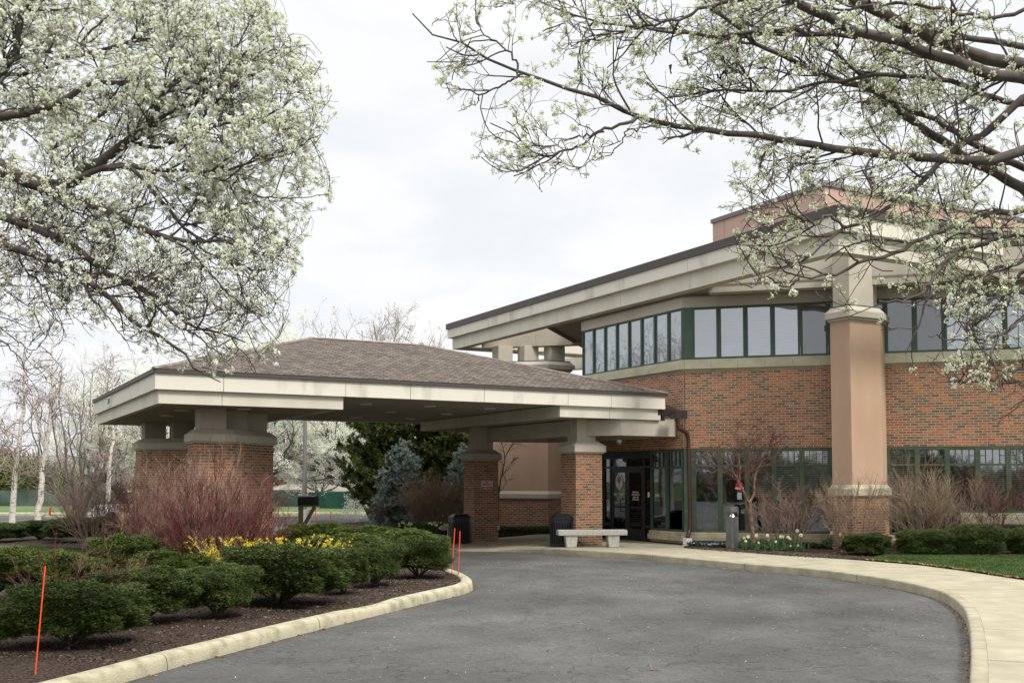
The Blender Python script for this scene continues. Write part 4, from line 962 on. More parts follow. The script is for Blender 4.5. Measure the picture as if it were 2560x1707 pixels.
# bollard light
bp_ = gr(1831, 1371.5); bo = empty('bollard_light', bp_, 'grey square bollard light with a clear head among the flowers beside the walk', 'bollard light')
o = Vector((bp_.x, bp_.y, 0)); hw = .115
def sq(h_, c=o): return XY(c-B*h_-A*h_, c+B*h_-A*h_, c+B*h_+A*h_, c-B*h_+A*h_)
m = MB(); m.prism(sq(hw), -.05, .83); m.build('post', GREYM, bo, bevel=.006)
m = MB()
for sx in (-1, 1):
    for sy in (-1, 1): m.prism(sq(.008, o+B*sx*(hw-.01)+A*sy*(hw-.01)), .83, .95)
m.build('head_bars', GREYM, bo)
m = MB(); m.prism(sq(hw), .95, 1.09); m.build('head', GREYM, bo, bevel=.006)
m = MB(); m.prism([(o.x+.085*math.cos(i*.3927), o.y+.085*math.sin(i*.3927)) for i in range(16)], .831, .94, top=[(o.x+.022*math.cos(i*.3927), o.y+.022*math.sin(i*.3927)) for i in range(16)]); m.build('reflector', M('polished_cone', (.8, .8, .78), .15, metal=.6), bo)
# driveway markers
def stake(b, t, Y, label, mat=ORANGE, r=.006, zb=-.02, name='driveway_marker', cat='marker stake', grp='orange fibreglass driveway markers'):
    p = at(b[0], b[1], Y); q_ = at(t[0], t[1], Y*1.0)
    P = np.linspace(np.array([p.x, p.y, zb-.05]), np.array(tuple(q_)), 5); nm = NM(); nm.add(*tubes(P[None], np.full((1, 5), r), 6))
    ob = nm.build(name, mat, None); tag(ob, label, cat, grp); return ob
stake((88, 1669), (113, 1414), 9.9, 'orange marker stake in the near mulch bed at the left, closest to the camera', r=.0075)
stake((1129, 1431), (1137, 1320), 20.2, 'left one of the two orange stakes at the island tip by the driveway', r=.0095)
stake((1145, 1443), (1150, 1327), 19.7, 'right one of the two orange stakes at the island tip by the driveway', r=.0095)
stake((789, 1308), (789, 1265), 43.0, 'tall orange stake by the far car park seen under the canopy', r=.02, zb=-.15)
stake((825, 1306), (827, 1278), 43.0, 'short orange stake right of the others in the far car park under the canopy', r=.02, zb=-.15)
stake((774, 1297), (774, 1284), 46.0, 'faint small orange stake beside the light pole in the far car park', r=.02, zb=-.15)
stake((91, 1286), (92, 1268), 53.0, 'orange stake between the two birch trunks on the far parking island', r=.05, zb=-.1)
stake((124, 1287), (126, 1267), 53.0, 'orange stake just right of the second birch trunk on the far parking island', r=.055, zb=-.1)
ys = stake((306, 1311), (308, 1282), 25, 'yellow marker stake with bands behind the brown shrubs left of the canopy piers', mat=YELLOWP, r=.028, name='yellow_marker', grp=None, zb=.4)
# mailbox on a braced timber post
mbx = at(770, 1262, 33.0); mr_ = empty('mailbox', (mbx.x, mbx.y, 0), 'black mailbox on a braced timber post beyond the island hedge', 'mailbox')
c = Vector((mbx.x, mbx.y, 0)); z0 = mbx.z
m = MB(); prof = [(-.13, 0), (.13, 0), (.13, .17)]+[(.13*math.cos(t), .17+.13*math.sin(t)) for t in np.linspace(.3, math.pi-.3, 7)]+[(-.13, .17)]
u_, w_ = Vector((.97, -.2, 0)), Vector((.2, .97, 0))
ends = []
for x in (-.30, .30): ends.append([tuple(c+u_*x+w_*a+UP*(z0+b)) for a, b in prof])
m.face(ends[0]); m.face(ends[1][::-1])
for i in range(len(prof)): j = (i+1) % len(prof); m.face([ends[0][i], ends[0][j], ends[1][j], ends[1][i]])
m.build('box', BLACK, mr_)
m = MB(); m.box(c, u_, w_, -.34, .30, -.10, .10, z0-.05, z0-.005); m.build('shelf', WOOD, mr_)
m = MB(); m.box(c, u_, w_, -.30, -.18, -.06, .06, -.1, z0-.05); m.build('timber_post', WOOD, mr_)
P0_, P1_ = c+u_*(-.2)+UP*(z0-.75), c+u_*.22+UP*(z0-.06)
nm = NM(); nm.add(*tubes(np.linspace(P0_, P1_, 3)[None], np.full((1, 3), .06), 4)); nm.build('brace', WOOD, mr_)
# light poles of the car park
def lamp(px, Y, htop, r, label):
    p = at(px, 1260, Y); ro = empty('street_lamp', (p.x, p.y, -.1), label, 'street lamp', 'car park light poles')
    nm = NM(); z = np.linspace(-.1, htop, 6); P = np.stack([np.full(6, p.x), np.full(6, p.y), z], 1); nm.add(*tubes(P[None], np.linspace(r*1.25, r*.8, 6)[None], 10)); nm.build('pole', M('bronze_grey_pole', (.20, .19, .165), .5), ro)
    m = MB(); disc(m, p, r*3, -.15, .55, 16); m.build('concrete_foot', CONC, ro)
    m = MB(); m.box(p, B, A, -.25, .25, .0, .55, htop-.02, htop+.12); m.build('lamp_head', DRIP, ro)
lamp(761, 44, 5.4, .085, 'tall tapering grey light pole seen under the canopy left of the mailbox')
lamp(889, 66, 5.4, .06, 'thin distant light pole in front of the dark evergreen under the canopy')
# ============================================================ planting
def quad_leaf(c, d, n, L, Wd):
    """quad from c along d"""
    s = np.cross(d, n); return np.array([c-s*Wd/2, c+s*Wd/2, c+d*L+s*Wd*.25, c+d*L-s*Wd*.25])
def bud_geo(c, r):
    v = np.array([[1, 0, 0], [-1, 0, 0], [0, 1, 0], [0, -1, 0], [0, 0, 1.15], [0, 0, -1.15]])*r+c
    f = np.array([[0, 2, 4], [2, 1, 4], [1, 3, 4], [3, 0, 4], [2, 0, 5], [1, 2, 5], [3, 1, 5], [0, 3, 5]]); return v, f
def blossom_tmpl(g, nb, Lp, rb_, op, leaves=3):
    bv, bf, pv, pf, qv, qf = [], [], [], [], [], []; nB = nP = nQ = 0
    for i in range(nb):
        d = norm(np.array([g.normal(0, .8), g.normal(0, .8), abs(g.normal(.5, .5))])); l = Lp*g.uniform(.6, 1.1); c = d*l
        v, f = quad_leaf(np.zeros(3), d, norm(np.cross(d, g.normal(0, 1, 3))), l, .0026), [[0, 1, 2, 3]]
        pv.append(v); pf.append(np.array(f)+nP); nP += 4
        if g.random() < op:
            x = norm(np.cross(d, g.normal(0, 1, 3))); y = np.cross(d, x)
            for k in range(5):
                a = k*2*np.pi/5; e = norm(np.cos(a)*x+np.sin(a)*y+.35*d); w = np.cross(d, e)*rb_*1.1
                q_ = np.array([c, c+e*rb_*1.2-w*.8, c+e*rb_*2.0, c+e*rb_*1.2+w*.8]); qv.append(q_); qf.append(np.array([[0, 1, 2, 3]])+nQ); nQ += 4
        else:
            v, f = bud_geo(c, rb_*g.uniform(.75, 1.2)); bv.append(v); bf.append(f+nB); nB += 6
    for i in range(leaves):
        d = norm(np.array([g.normal(0, .8), g.normal(0, .8), abs(g.normal(.2, .5))])); n = norm(np.cross(d, g.normal(0, 1, 3)))
        v = quad_leaf(d*Lp*.15, d, n, Lp*g.uniform(.4, .8), Lp*.2); pv.append(v); pf.append(np.array([[0, 1, 2, 3]])+nP); nP += 4
    T = [(np.vstack(pv), np.vstack(pf), 1)]
    if bv: T.append((np.vstack(bv), np.vstack(bf), 0))
    if qv: T.append((np.vstack(qv), np.vstack(qf), 2))
    return T
def along_pts(P, n, t0, t1, g):
    Np, K, _ = P.shape; idx = g.integers(0, Np, n); ff = g.uniform(t0, t1, n)*(K-1); i = np.minimum(ff.astype(int), K-2); fr = (ff-i)[:, None]
    return P[idx, i]*(1-fr)+P[idx, i+1]*fr, norm(P[idx, i+1]-P[idx, i])
def limbs_from_pixels(specs, K, g, trunk=None):
    P = []; R = []
    for sp in specs:
        px, y0, y1, r0, r1 = sp; n = len(px); pts = []
        for i, (x, y) in enumerate(px): pts.append(tuple(at(x, y, y0+(y1-y0)*i/(n-1))))
        P.append(resample(pts, K, .006, g)); R.append(np.linspace(r0, r1, K))
    return np.array(P), np.array(R)
def pear(name, label, group, limbs, trunk, seed, l1, l2, l3, nclu, scl, whit, keep=None, prune=None, tw=1.0):
    g = rng(seed); root = empty(name, (trunk[0][0], trunk[0][1], 0), label, 'tree', group)
    P0_, R0_ = limbs_from_pixels(limbs, 26, g)
    nm = NM(); tp = resample(trunk, 12)[None]; nm.add(*tubes(tp[:, :, :3], tp[:, :, 3], 12)); nm.build('trunk', BARK, root)
    nm = NM(); nm.add(*tubes(P0_, R0_, 8))
    # carry every limb back to the trunk (outside the picture)
    Ck, Cr = [], []; tk = tp[0]
    for p, r in zip(P0_, R0_):
        px = 1280+F*p[0][0]/p[0][1]
        if -100 < px < 2480: continue
        d_ = np.linalg.norm(tk[:, :3]-p[0], axis=1)+np.abs(tk[:, 2]-p[0][2]+.9)*.8; a0 = tk[int(np.argmin(d_))]; dr = norm(p[1]-p[0]); L0 = np.linalg.norm(p[0]-a0[:3])
        Ck.append(resample([tuple(a0[:3]), tuple(a0[:3]*.45+p[0]*.55-dr*L0*.12), tuple(p[0]-dr*L0*.12), tuple(p[0])], 12, .008, g)); Cr.append(np.linspace(min(max(r[0]*1.9, .04), a0[3]*.8), r[0], 12))
    Ck, Cr = np.array(Ck), np.array(Cr); nm.add(*tubes(Ck, Cr, 8))
    Q1, q1 = grow(Ck, Cr, len(Ck)*5, .2, 1, 45, l1[1]*1.2, 8, l1[2], .003, .15, .02, g, fall=.2); Q2, q2 = grow(Q1, q1, len(Ck)*30, .2, 1, 46, l2[1], 6, l2[2], .0018*tw, .18, .02, g)
    Q3, q3 = grow(Q2, q2, len(Ck)*70, .2, 1, 48, l3[1], 4, .0026*tw, .0016*tw, .2, .02, g); nm.add(*tubes(Q1, q1, 4))
    P1, R1 = grow(P0_, R0_, l1[0], .12, .98, 42, l1[1], 9, l1[2], .0030, .14, l1[3], g, fall=.35)
    P1b, R1b = grow(P1, R1, l1[0], .25, .95, 40, l1[1]*.6, 8, l1[2]*.55, .0024, .15, l1[3], g, fall=.3)
    if prune is not None:
        k_ = prune(P1[:, -1]); P1, R1 = P1[k_], R1[k_]; k_ = prune(P1b[:, -1]); P1b, R1b = P1b[k_], R1b[k_]
    nm.add(*tubes(P1, R1, 5)); nm.add(*tubes(P1b, R1b, 4))
    PP = np.concatenate([np.array([resample(p, 9) for p in P0_]), P1, np.array([resample(p, 9) for p in P1b])]); RR = np.concatenate([np.full((len(P0_), 9), .006), R1, np.array([np.interp(np.linspace(0, 1, 9), np.linspace(0, 1, 8), r) for r in R1b])])
    P2, R2 = grow(PP, RR, l2[0], .2, 1, 48, l2[1], 6, l2[2], .0016*tw, .2, .02, g, fall=.25)
    nm.build('branches', BARK, root)
    if prune is not None: k_ = prune(P2[:, -1]); P2, R2 = P2[k_], R2[k_]
    nm = NM(); nm.add(*tubes(P2, R2, 3))
    nm.add(*tubes(Q2, q2, 3)); nm.add(*tubes(Q3, q3, 3))
    P3, R3 = grow(P2, R2, l3[0], .15, 1, 50, l3[1], 4, .0026*tw, .0016*tw, .25, .03, g, fall=.2)
    if prune is not None: k_ = prune(P3[:, -1]); P3, R3 = P3[k_], R3[k_]
    nm.add(*tubes(P3, R3, 3)); nm.build('twigs', TWIG, root)
    pos, ax = along_pts(np.array([resample(p, 4) for p in P2]) if False else P3, int(nclu*.75), .55, 1.0, g)
    pos2, ax2 = along_pts(P2, nclu-len(pos), .45, 1.0, g); pos = np.vstack([pos, pos2]); ax = np.vstack([ax, ax2])
    if keep is not None: k = keep(pos, g); pos, ax = pos[k], ax[k]
    qs, qa = along_pts(Q3, len(Ck)*80, .5, 1.0, g); qx = 1280+F*qs[:, 0]/qs[:, 1]; kq = (qx < -5) | (qx > 2570); pos = np.vstack([pos, qs[kq]]); ax = np.vstack([ax, qa[kq]])
    nm = NM(); T = 7; gi = g.integers(0, T, len(pos))
    for t in range(T):
        tm = blossom_tmpl(g, int(g.integers(9, 14)), .036, .0068, whit*(.3 if t % 2 else 1.6)); s_ = gi == t
        ps, axx = pos[s_], norm(ax[s_]+np.array([0, 0, .5]))
        instance(nm, tm, ps, rots(len(ps), g, axx, .35), scl*g.uniform(.65, 1.25, len(ps)), 0)
    nm.build('blossoms', [BUD, PEDI, PETAL], root); return root
c3 = lambda s, ox, oy, k: [(ox+x/k, oy+y/k) for x, y in s]
R4 = lambda *p: c3(p, 1700, 0, 2.613); R3_ = lambda *p: c3(p, 1000, 0, 2.94); R5 = lambda *p: c3(p, 1760, 500, 2.94)
RL_ = [
 (R4((2700, 600), (2247, 510), (2050, 480), (1800, 400), (1600, 340), (1450, 270), (1200, 230), (1000, 150), (920, 90), (740, 0), (520, -130)), 5.6, 4.9, .034, .020),
 (R4((2700, 560), (2300, 450), (2150, 410), (1950, 370), (1750, 290), (1600, 230), (1400, 140), (1300, 70), (1100, 0), (800, -120)), 5.9, 5.3, .042, .024),
 (R4((2500, 900), (2247, 980), (2100, 1040), (1900, 1065), (1700, 1045), (1400, 1020), (1150, 990), (900, 950), (700, 920), (500, 885), (300, 860), (90, 835), (-10, 830))+R3_((1950, 920), (1760, 850), (1600, 795), (1400, 715), (1250, 660), (1080, 600), (900, 545), (780, 500), (560, 390), (440, 320), (330, 300), (230, 255), (120, 150), (90, 100)), 5.6, 5.0, .030, .003),
 (R3_((1740, 860), (1650, 910), (1460, 970), (1350, 1050), (1200, 1110), (1050, 1155), (900, 1230), (790, 1270), (690, 1220), (600, 1160)), 5.15, 5.0, .009, .002),
 (R3_((1200, 1110), (1150, 1200), (1045, 1310), (1020, 1365), (1035, 1410)), 5.05, 5.0, .004, .0015),
 (R3_((900, 545), (780, 610), (600, 690), (450, 650), (330, 620)), 5.05, 5.1, .006, .002),
 (R3_((600, 690), (540, 775), (430, 820)), 5.06, 5.1, .003, .0015),
 (R3_((860, 540), (850, 450), (770, 350), (640, 270), (590, 210), (540, 60)), 5.05, 5.2, .006, .002),
 (R3_((1880, 930), (1700, 960), (1650, 975), (1600, 1090), (1400, 1190), (1310, 1240), (1210, 1220)), 5.2, 5.0, .005, .0015),
 (R3_((1500, 970), (1300, 1010), (1150, 1060), (1000, 1090), (940, 960), (900, 930)), 5.1, 5.0, .005, .0015),
 (R3_((2700, -60), (2350, 30), (2200, 70), (2050, 150), (1850, 190), (1700, 210), (1500, 280), (1300, 310)), 5.3, 5.2, .012, .003),
 (R3_((3200, 250), (2700, 230), (2300, 270), (1820, 210), (1500, 180), (1360, 130), (1150, 60), (1000, 10), (850, 0), (700, 60)), 5.6, 5.3, .014, .002),
 (R4((2500, 1420), (2247, 1250), (2100, 1150), (1950, 1080), (1700, 920), (1550, 820), (1350, 650), (1200, 560), (1000, 520), (850, 440), (640, 350), (450, 260), (350, 150), (200, 60)), 6.3, 5.6, .034, .008),
 (R4((2500, 1200), (2247, 1100), (2000, 980), (1850, 900), (1700, 800), (1500, 720), (1300, 580), (1050, 380), (900, 270), (780, 90)), 6.6, 5.9, .026, .006),
 (R4((2500, 640), (2247, 660), (2050, 655), (1900, 590), (1700, 520), (1450, 490), (1200, 500), (950, 540), (600, 600), (300, 590), (-100, 640)), 6.2, 5.4, .02, .004),
 (R4((2500, 380), (2247, 300), (1900, 250), (1600, 190), (1300, 240), (1000, 230), (600, 230), (300, 250), (0, 200), (-300, 160)), 6.5, 5.6, .022, .006),
 (R4((1900, 1700), (1500, 1300), (1200, 1000), (1000, 950)), 6.2, 5.8, .012, .006) if False else (R4((2400, 40), (2000, 110), (1700, 60), (1400, 20), (1000, 60), (600, -20)), 5.4, 5.2, .012, .004),
 (R5((2500, 40), (2352, 65), (2150, 100), (2000, 130), (1850, 200), (1700, 250), (1550, 310), (1450, 370), (1300, 410), (1150, 460), (1000, 530), (850, 570), (700, 565), (560, 500), (470, 350)), 5.8, 5.0, .020, .003),
 (R5((2500, 210), (2352, 240), (2150, 280), (1900, 360), (1780, 440), (1720, 530), (1640, 640), (1560, 700), (1400, 740), (1280, 740)), 5.5, 4.9, .018, .003),
 (R5((2100, -520), (1750, -300), (1600, -120), (1420, 10), (1280, 110), (1150, 160), (1050, 200), (950, 280), (850, 350), (700, 450), (600, 440)), 5.7, 5.1, .020, .003),
 (R5((1050, 200), (900, 110), (820, 180), (600, 80), (480, 10), (420, -60)), 5.2, 5.0, .008, .002),
 (R5((2500, 410), (2352, 450), (2150, 500), (2050, 560), (1950, 620), (1800, 700), (1650, 780)), 5.7, 5.2, .014, .003),
 (R5((2500, 1190), (2352, 1230), (2200, 1290), (2050, 1330), (1900, 1340), (1800, 1330)), 5.2, 4.9, .010, .002),
 (R5((2600, 800), (2352, 860), (2250, 960), (2100, 1010), (1900, 1030), (1750, 1020), (1650, 1000)), 5.3, 4.9, .012, .002),
 (R5((2600, 600), (2352, 640), (2200, 760), (2050, 860), (1900, 900), (1750, 930)), 5.6, 5.1, .013, .002),
 (R5((2600, 420), (2300, 560), (2150, 700), (2000, 800), (1830, 820)), 5.9, 5.4, .014, .003),
 (R5((700, 565), (600, 640), (450, 560), (330, 630), (200, 590)), 5.0, 4.95, .006, .002),
]
def pruneR(p):
    x = 1280+F*p[:, 0]/p[:, 1]; y = 1200-F*(p[:, 2]-CAMZ)/p[:, 1]
    lim = np.interp(x, [1000, 1080, 1200, 1330, 1480, 1600, 1700, 1780, 1830, 1960, 2050, 2100, 2200, 2260, 2300, 2420, 2560], [140, 290, 440, 465, 440, 345, 360, 440, 690, 760, 740, 790, 830, 870, 960, 985, 985])
    gap = (x > 2150) & (x < 2330) & (y > 780) & (y < 850+(x-2150)*.1) & (np.sin(p[:, 0]*57) > -.3)
    left = np.interp(y, [0, 60, 150, 250, 300, 400, 480], [1090, 1030, 1060, 1120, 1180, 1180, 1300])
    thin = (x > 2040) & (x < 2260) & (y > 620) & (np.sin(p[:, 0]*91+p[:, 2]*57) > .2)
    thin2 = (y > 730) & (x > 2230) & (x < 2400) & (np.sin(p[:, 0]*113+p[:, 2]*71) > .1)
    return (y < lim) & ~gap & (x > left) & ~thin & ~thin2
trR = [(8.6, 8.6, -.1, .20), (8.5, 8.5, .8, .17), (8.3, 8.3, 1.8, .15), (7.6, 7.9, 3.0, .11), (6.4, 7.2, 3.9, .07), (5.2, 6.6, 4.6, .04)]
peR = pear('flowering_pear_tree', 'close flowering pear tree reaching in from the right with dark limbs over the building', 'flowering pear trees', RL_, trR, 11, (230, .48, .0065, .01), (1300, .27, .0030), (4600, .10), 5200, .57, .10, prune=pruneR)
for (x, y) in ((1676, 162), (1714, 142), (1803, 140), (1793, 186), (1812, 178), (2100, 332)):      # last year's leaves still hanging
    c_ = at(x, y, 5.15); gd = rng(x); nm = NM(); a_ = np.array(tuple(c_))
    for k in range(2): d_ = norm(np.array([gd.normal(0, .4), gd.normal(0, .4), -1])); nm.add(quad_leaf(a_, d_, norm(np.cross(d_, gd.normal(0, 1, 3))), .045, .020), [[0, 1, 3, 2]])
    nm.build('dry_leaf', M('dead_leaf', (.05, .03, .02), .8) if x == 1676 else bpy.data.materials['dead_leaf'], peR)
L1_ = lambda *p: c3(p, 0, 0, 2.613); L2_ = lambda *p: c3(p, 0, 400, 2.613)
LL_ = [
 (L1_((-900, 700), (-400, 900), (0, 1090), (130, 1160), (400, 1215), (600, 1070), (680, 1040), (830, 920), (1000, 800), (1040, 650), (1190, 490), (1350, 330)), 10.6, 10.2, .13, .007),
 (L1_((-900, 1000), (-400, 1000), (0, 1120), (230, 1200), (400, 1260), (470, 1290), (680, 1370), (830, 1440), (1050, 1540))+L2_((1250, 530), (1480, 530), (1600, 590), (1750, 640)), 10.4, 9.8, .085, .005),
 (L2_((-700, 100), (-300, 250), (0, 360), (280, 470), (480, 560), (640, 700), (750, 780), (900, 830), (1040, 900), (1120, 960), (1230, 1080), (1400, 1120), (1600, 1190)), 10.2, 9.6, .065, .006),
 (L2_((-700, 400), (-300, 470), (0, 545), (150, 590), (380, 670), (520, 770), (700, 880), (760, 950), (880, 1060), (1000, 1130), (1200, 1260), (1270, 1370), (1440, 1450)), 9.9, 9.4, .055, .005),
 (L1_((-900, 700), (-300, 790), (0, 770), (180, 740), (300, 700), (480, 620), (560, 560), (700, 545), (840, 545), (1050, 600), (1250, 560), (1500, 450)), 11.0, 10.6, .07, .006),
 (L1_((-500, 900), (-100, 600), (90, 350), (100, 340), (130, 150), (160, 60), (250, -60), (330, -200)), 11.2, 10.8, .05, .03),
 (L1_((-700, 700), (-200, 500), (0, 440), (230, 330), (430, 370), (560, 360), (610, 330), (830, 290), (900, 200), (1040, 90), (1200, -60)), 11.0, 11.2, .035, .006),
 (L1_((400, 1215), (700, 1090), (950, 1100), (1220, 1120), (1440, 1120), (1700, 1040), (1930, 960), (2100, 880)), 10.3, 10.0, .032, .003),
 (L1_((680, 1040), (850, 940), (1050, 960), (1300, 850), (1560, 800), (1750, 760), (1930, 620), (2050, 480), (2110, 400)), 10.4, 10.4, .026, .003),
 (L1_((680, 1090), (860, 1110), (960, 1200), (1200, 1480), (1300, 1560))+L2_((1330, 600), (1600, 690), (1660, 780), (1750, 900), (1850, 960)), 10.2, 9.7, .024, .003),
 (L1_((1220, 1120), (1490, 1190), (1700, 1280), (1900, 1290), (2150, 1270)), 10.0, 9.9, .014, .003),
 (L1_((1000, 800), (1200, 690), (1400, 600), (1500, 400), (1620, 170), (1690, 20)), 10.3, 10.5, .022, .004),
 (L1_((1300, 850), (1350, 720), (1550, 560), (1750, 430), (1850, 280), (1920, 220)), 10.4, 10.5, .014, .003),
 (L1_((1560, 800), (1750, 780), (1950, 740), (2100, 720), (2170, 620)), 10.3, 10.3, .009, .003),
 (L2_((900, 830), (1000, 920), (1120, 1060), (1300, 1160), (1450, 1270), (1650, 1290)), 9.7, 9.4, .014, .003),
 (L2_((1050, 500), (1200, 560), (1320, 680), (1450, 830), (1600, 960), (1750, 1010), (1820, 900)), 9.8, 9.5, .014, .003),
 (L2_((520, 770), (600, 900), (700, 1020), (780, 1130), (880, 1270)), 9.7, 9.5, .012, .002),
 (L2_((100, 560), (150, 700), (260, 800), (400, 920), (480, 1080)), 10.0, 9.7, .012, .002),
 (L2_((-500, 850), (-150, 980), (0, 1090), (120, 1190), (230, 1240), (330, 1080)), 9.4, 9.0, .012, .002),
 (L2_((-300, 1050), (0, 1180), (120, 1280), (200, 1400), (330, 1340)), 9.4, 9.1, .010, .002),
 (L2_((-400, 760), (-100, 800), (60, 870), (200, 960), (330, 940)), 9.6, 9.3, .010, .002),
 (L1_((-300, 250), (0, 180), (30, 60), (60, -80)), 11.6, 11.6, .03, .02),
 (L1_((-200, 500), (150, 480), (400, 400), (600, 200), (750, 60), (900, -80)), 11.4, 11.6, .025, .006),
 (L1_((830, 290), (1050, 230), (1200, 120), (1350, 30), (1400, -80)), 11.2, 11.2, .012, .004),
 (L1_((300, 1000), (600, 800), (850, 560), (1000, 380), (1150, 200)), 11.0, 11.0, .02, .004),
]
trL = [(-9.4, 11.4, -.1, .24), (-9.3, 11.3, 1.2, .20), (-9.0, 11.2, 2.4, .18), (-8.5, 11.0, 3.4, .15), (-7.6, 10.8, 4.3, .11), (-6.6, 10.7, 4.9, .09)]
def pruneL(p):
    x = 1280+F*p[:, 0]/p[:, 1]; y = 1200-F*(p[:, 2]-CAMZ)/p[:, 1]
    lim = np.interp(x, [-100, 60, 140, 175, 260, 340, 400, 560, 640, 700, 735, 790, 840], [985, 1000, 980, 850, 840, 860, 925, 945, 950, 925, 760, 560, 500])
    lim = np.where((x < 240) & (np.sin(p[:, 0]*83+p[:, 1]*41) > -.75), np.minimum(lim, 845), lim)
    edge = np.interp(y, [-50, 0, 60, 110, 160, 235, 300, 370, 430, 490, 560, 650, 720, 800, 900], [690, 700, 725, 790, 812, 836, 838, 800, 822, 838, 765, 775, 735, 745, 740])
    return (y < lim) & (x < edge+16*np.sin(y/13)+11*np.sin(y/5.3+1))
def keepL(p, g):
    x = 1280+F*p[:, 0]/p[:, 1]; y = 1200-F*(p[:, 2]-CAMZ)/p[:, 1]
    inner = np.clip((y-330)/260, 0, 1)*np.clip((560-x)/380, 0, 1)       # the shaded underside carries few flowers
    low = np.clip((y-560)/200, 0, .70)
    return g.random(len(p)) > np.maximum(inner*.75, low)
pear('flowering_pear_tree', 'large flowering pear tree filling the upper left, thick with white blossom', 'flowering pear trees', LL_, trL, 12, (340, .95, .011, .015), (2300, .48, .0058), (8200, .20), 18000, .90, .45, keep=keepL, prune=pruneL, tw=1.35)

# ---------------------------------------------------------------- evergreen shrubs
def sprig_tmpl(g, n, L, Wd, spread):
    v = []; f = []
    for i in range(n):
        d = norm(np.array([g.normal(0, spread), g.normal(0, spread), 1])); c = np.array([0, 0, g.uniform(-.4, .6)*L]); v.append(quad_leaf(c, d, norm(np.cross(d, g.normal(0, 1, 3))), L*g.uniform(.6, 1.1), Wd)); f.append(np.array([[0, 1, 2, 3]])+4*i)
    return [(np.vstack(v), np.vstack(f), 0)]
def lump_radius(dirs, g, n=44, amp=.16, p=2.6, ax=(1, 1, 1)):
    c = norm(g.normal(0, 1, (n, 3))); w = g.uniform(.5, 1, n)
    s = (np.exp(-((1-dirs@c.T)/.035))*w).max(1)
    sup = (np.abs(dirs)**p).sum(1)**(-1/p)
    return sup*(1-amp+amp*1.6*s)
def shrub_meshes(name, seed, p, n, leafL, leafW, mat, zlow=-.55, amp=.16, core=True, stems=True):
    """foliage / core / stems meshes of a unit shrub (half-extents 1,1,1)"""
    g = rng(seed); d = norm(g.normal(0, 1, (n, 3))); d = d[d[:, 2] > zlow]; rr = lump_radius(d, rng(seed+1), amp=amp, p=p)
    dep = 1+g.normal(-.045, .05, len(d)); pos = d*(rr*dep)[:, None]
    nm = NM(); gi = g.integers(0, 4, len(d))
    for t in range(4):
        s_ = gi == t; instance(nm, sprig_tmpl(g, 6, leafL, leafW, .75), pos[s_], rots(s_.sum(), g, d[s_]+np.array([0, 0, .35]), .55), g.uniform(.7, 1.35, s_.sum()), 0)
    fo = nm.build('foliage', mat, None, smooth=False); me = fo.data; bpy.data.objects.remove(fo)
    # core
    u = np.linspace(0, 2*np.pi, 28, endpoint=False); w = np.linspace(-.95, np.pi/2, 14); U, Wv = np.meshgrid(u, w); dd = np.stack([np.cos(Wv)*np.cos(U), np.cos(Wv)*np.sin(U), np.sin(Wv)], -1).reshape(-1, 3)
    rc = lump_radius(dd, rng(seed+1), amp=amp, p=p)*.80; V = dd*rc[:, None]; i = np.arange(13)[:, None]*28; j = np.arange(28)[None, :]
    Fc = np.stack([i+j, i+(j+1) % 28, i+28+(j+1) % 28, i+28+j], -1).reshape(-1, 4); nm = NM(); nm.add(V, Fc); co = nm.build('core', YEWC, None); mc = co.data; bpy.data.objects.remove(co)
    P = []; 
    for k in range(16):
        a = g.uniform(0, 2*np.pi); r_ = g.uniform(.3, .8); P.append(resample([(0.08*math.cos(a), .08*math.sin(a), -1.35), (r_*.4*math.cos(a), r_*.4*math.sin(a), -.95), (r_*math.cos(a), r_*math.sin(a), -.35)], 5))
    nm = NM(); nm.add(*tubes(np.array(P), np.tile(np.linspace(.03, .012, 5), (16, 1)), 5)); so = nm.build('stems', BARK, None); ms = so.data; bpy.data.objects.remove(so)
    return me, mc, ms
YV = {'yew': [shrub_meshes('yew', s, 3.6, 26000, .052, .013, YEW, zlow=-.75, amp=.20) for s in (21, 22, 23)],
      'light': [shrub_meshes('light', s, 3.2, 24000, .060, .015, YEWL, zlow=-.75, amp=.22) for s in (24, 25)],
      'box': [shrub_meshes('box', s, 6, 22000, .050, .013, YEW, zlow=-.8, amp=.14) for s in (26, 27)]}
def shrub(kind, v, x0, x1, ytop, ybase, label, group='clipped yew shrubs', zb=0.0, depth=.8, rz=0, name='yew_shrub', gap=.10, Y=None):
    c = gr((x0+x1)/2, ybase, zb) if Y is None else at((x0+x1)/2, 1300, Y)
    Yc = c.y+.35*depth if Y is None else Y; zt = at((x0+x1)/2, ytop, Yc).z; w = (x1-x0)/2*Yc/F
    h = (zt-zb-gap*(zt-zb)*.9)/2; cx = ((x0+x1)/2-1280)/F*Yc
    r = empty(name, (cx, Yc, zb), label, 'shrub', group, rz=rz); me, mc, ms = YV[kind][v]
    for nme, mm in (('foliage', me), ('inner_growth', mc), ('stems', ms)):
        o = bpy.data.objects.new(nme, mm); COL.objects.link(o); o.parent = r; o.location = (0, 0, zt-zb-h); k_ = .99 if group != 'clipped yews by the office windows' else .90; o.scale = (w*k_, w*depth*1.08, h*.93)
    return r
G1 = 'dark yew shrubs in the island bed'
shrub('yew', 0, -95, 78, 1497, 1625, 'dark yew shrub cut off by the left frame edge behind the nearest orange stake', G1, rz=.4)
shrub('yew', 1, 28, 352, 1453, 1612, 'widest low yew shrub just right of the nearest orange stake', G1, depth=.75)
shrub('yew', 2, 228, 492, 1411, 1556, 'second yew shrub along the kerb, tucked behind the widest one', G1, rz=.3)
shrub('yew', 0, 455, 645, 1408, 1540, 'small yew shrub along the kerb in front of the red dogwood stems', G1, rz=1.2)
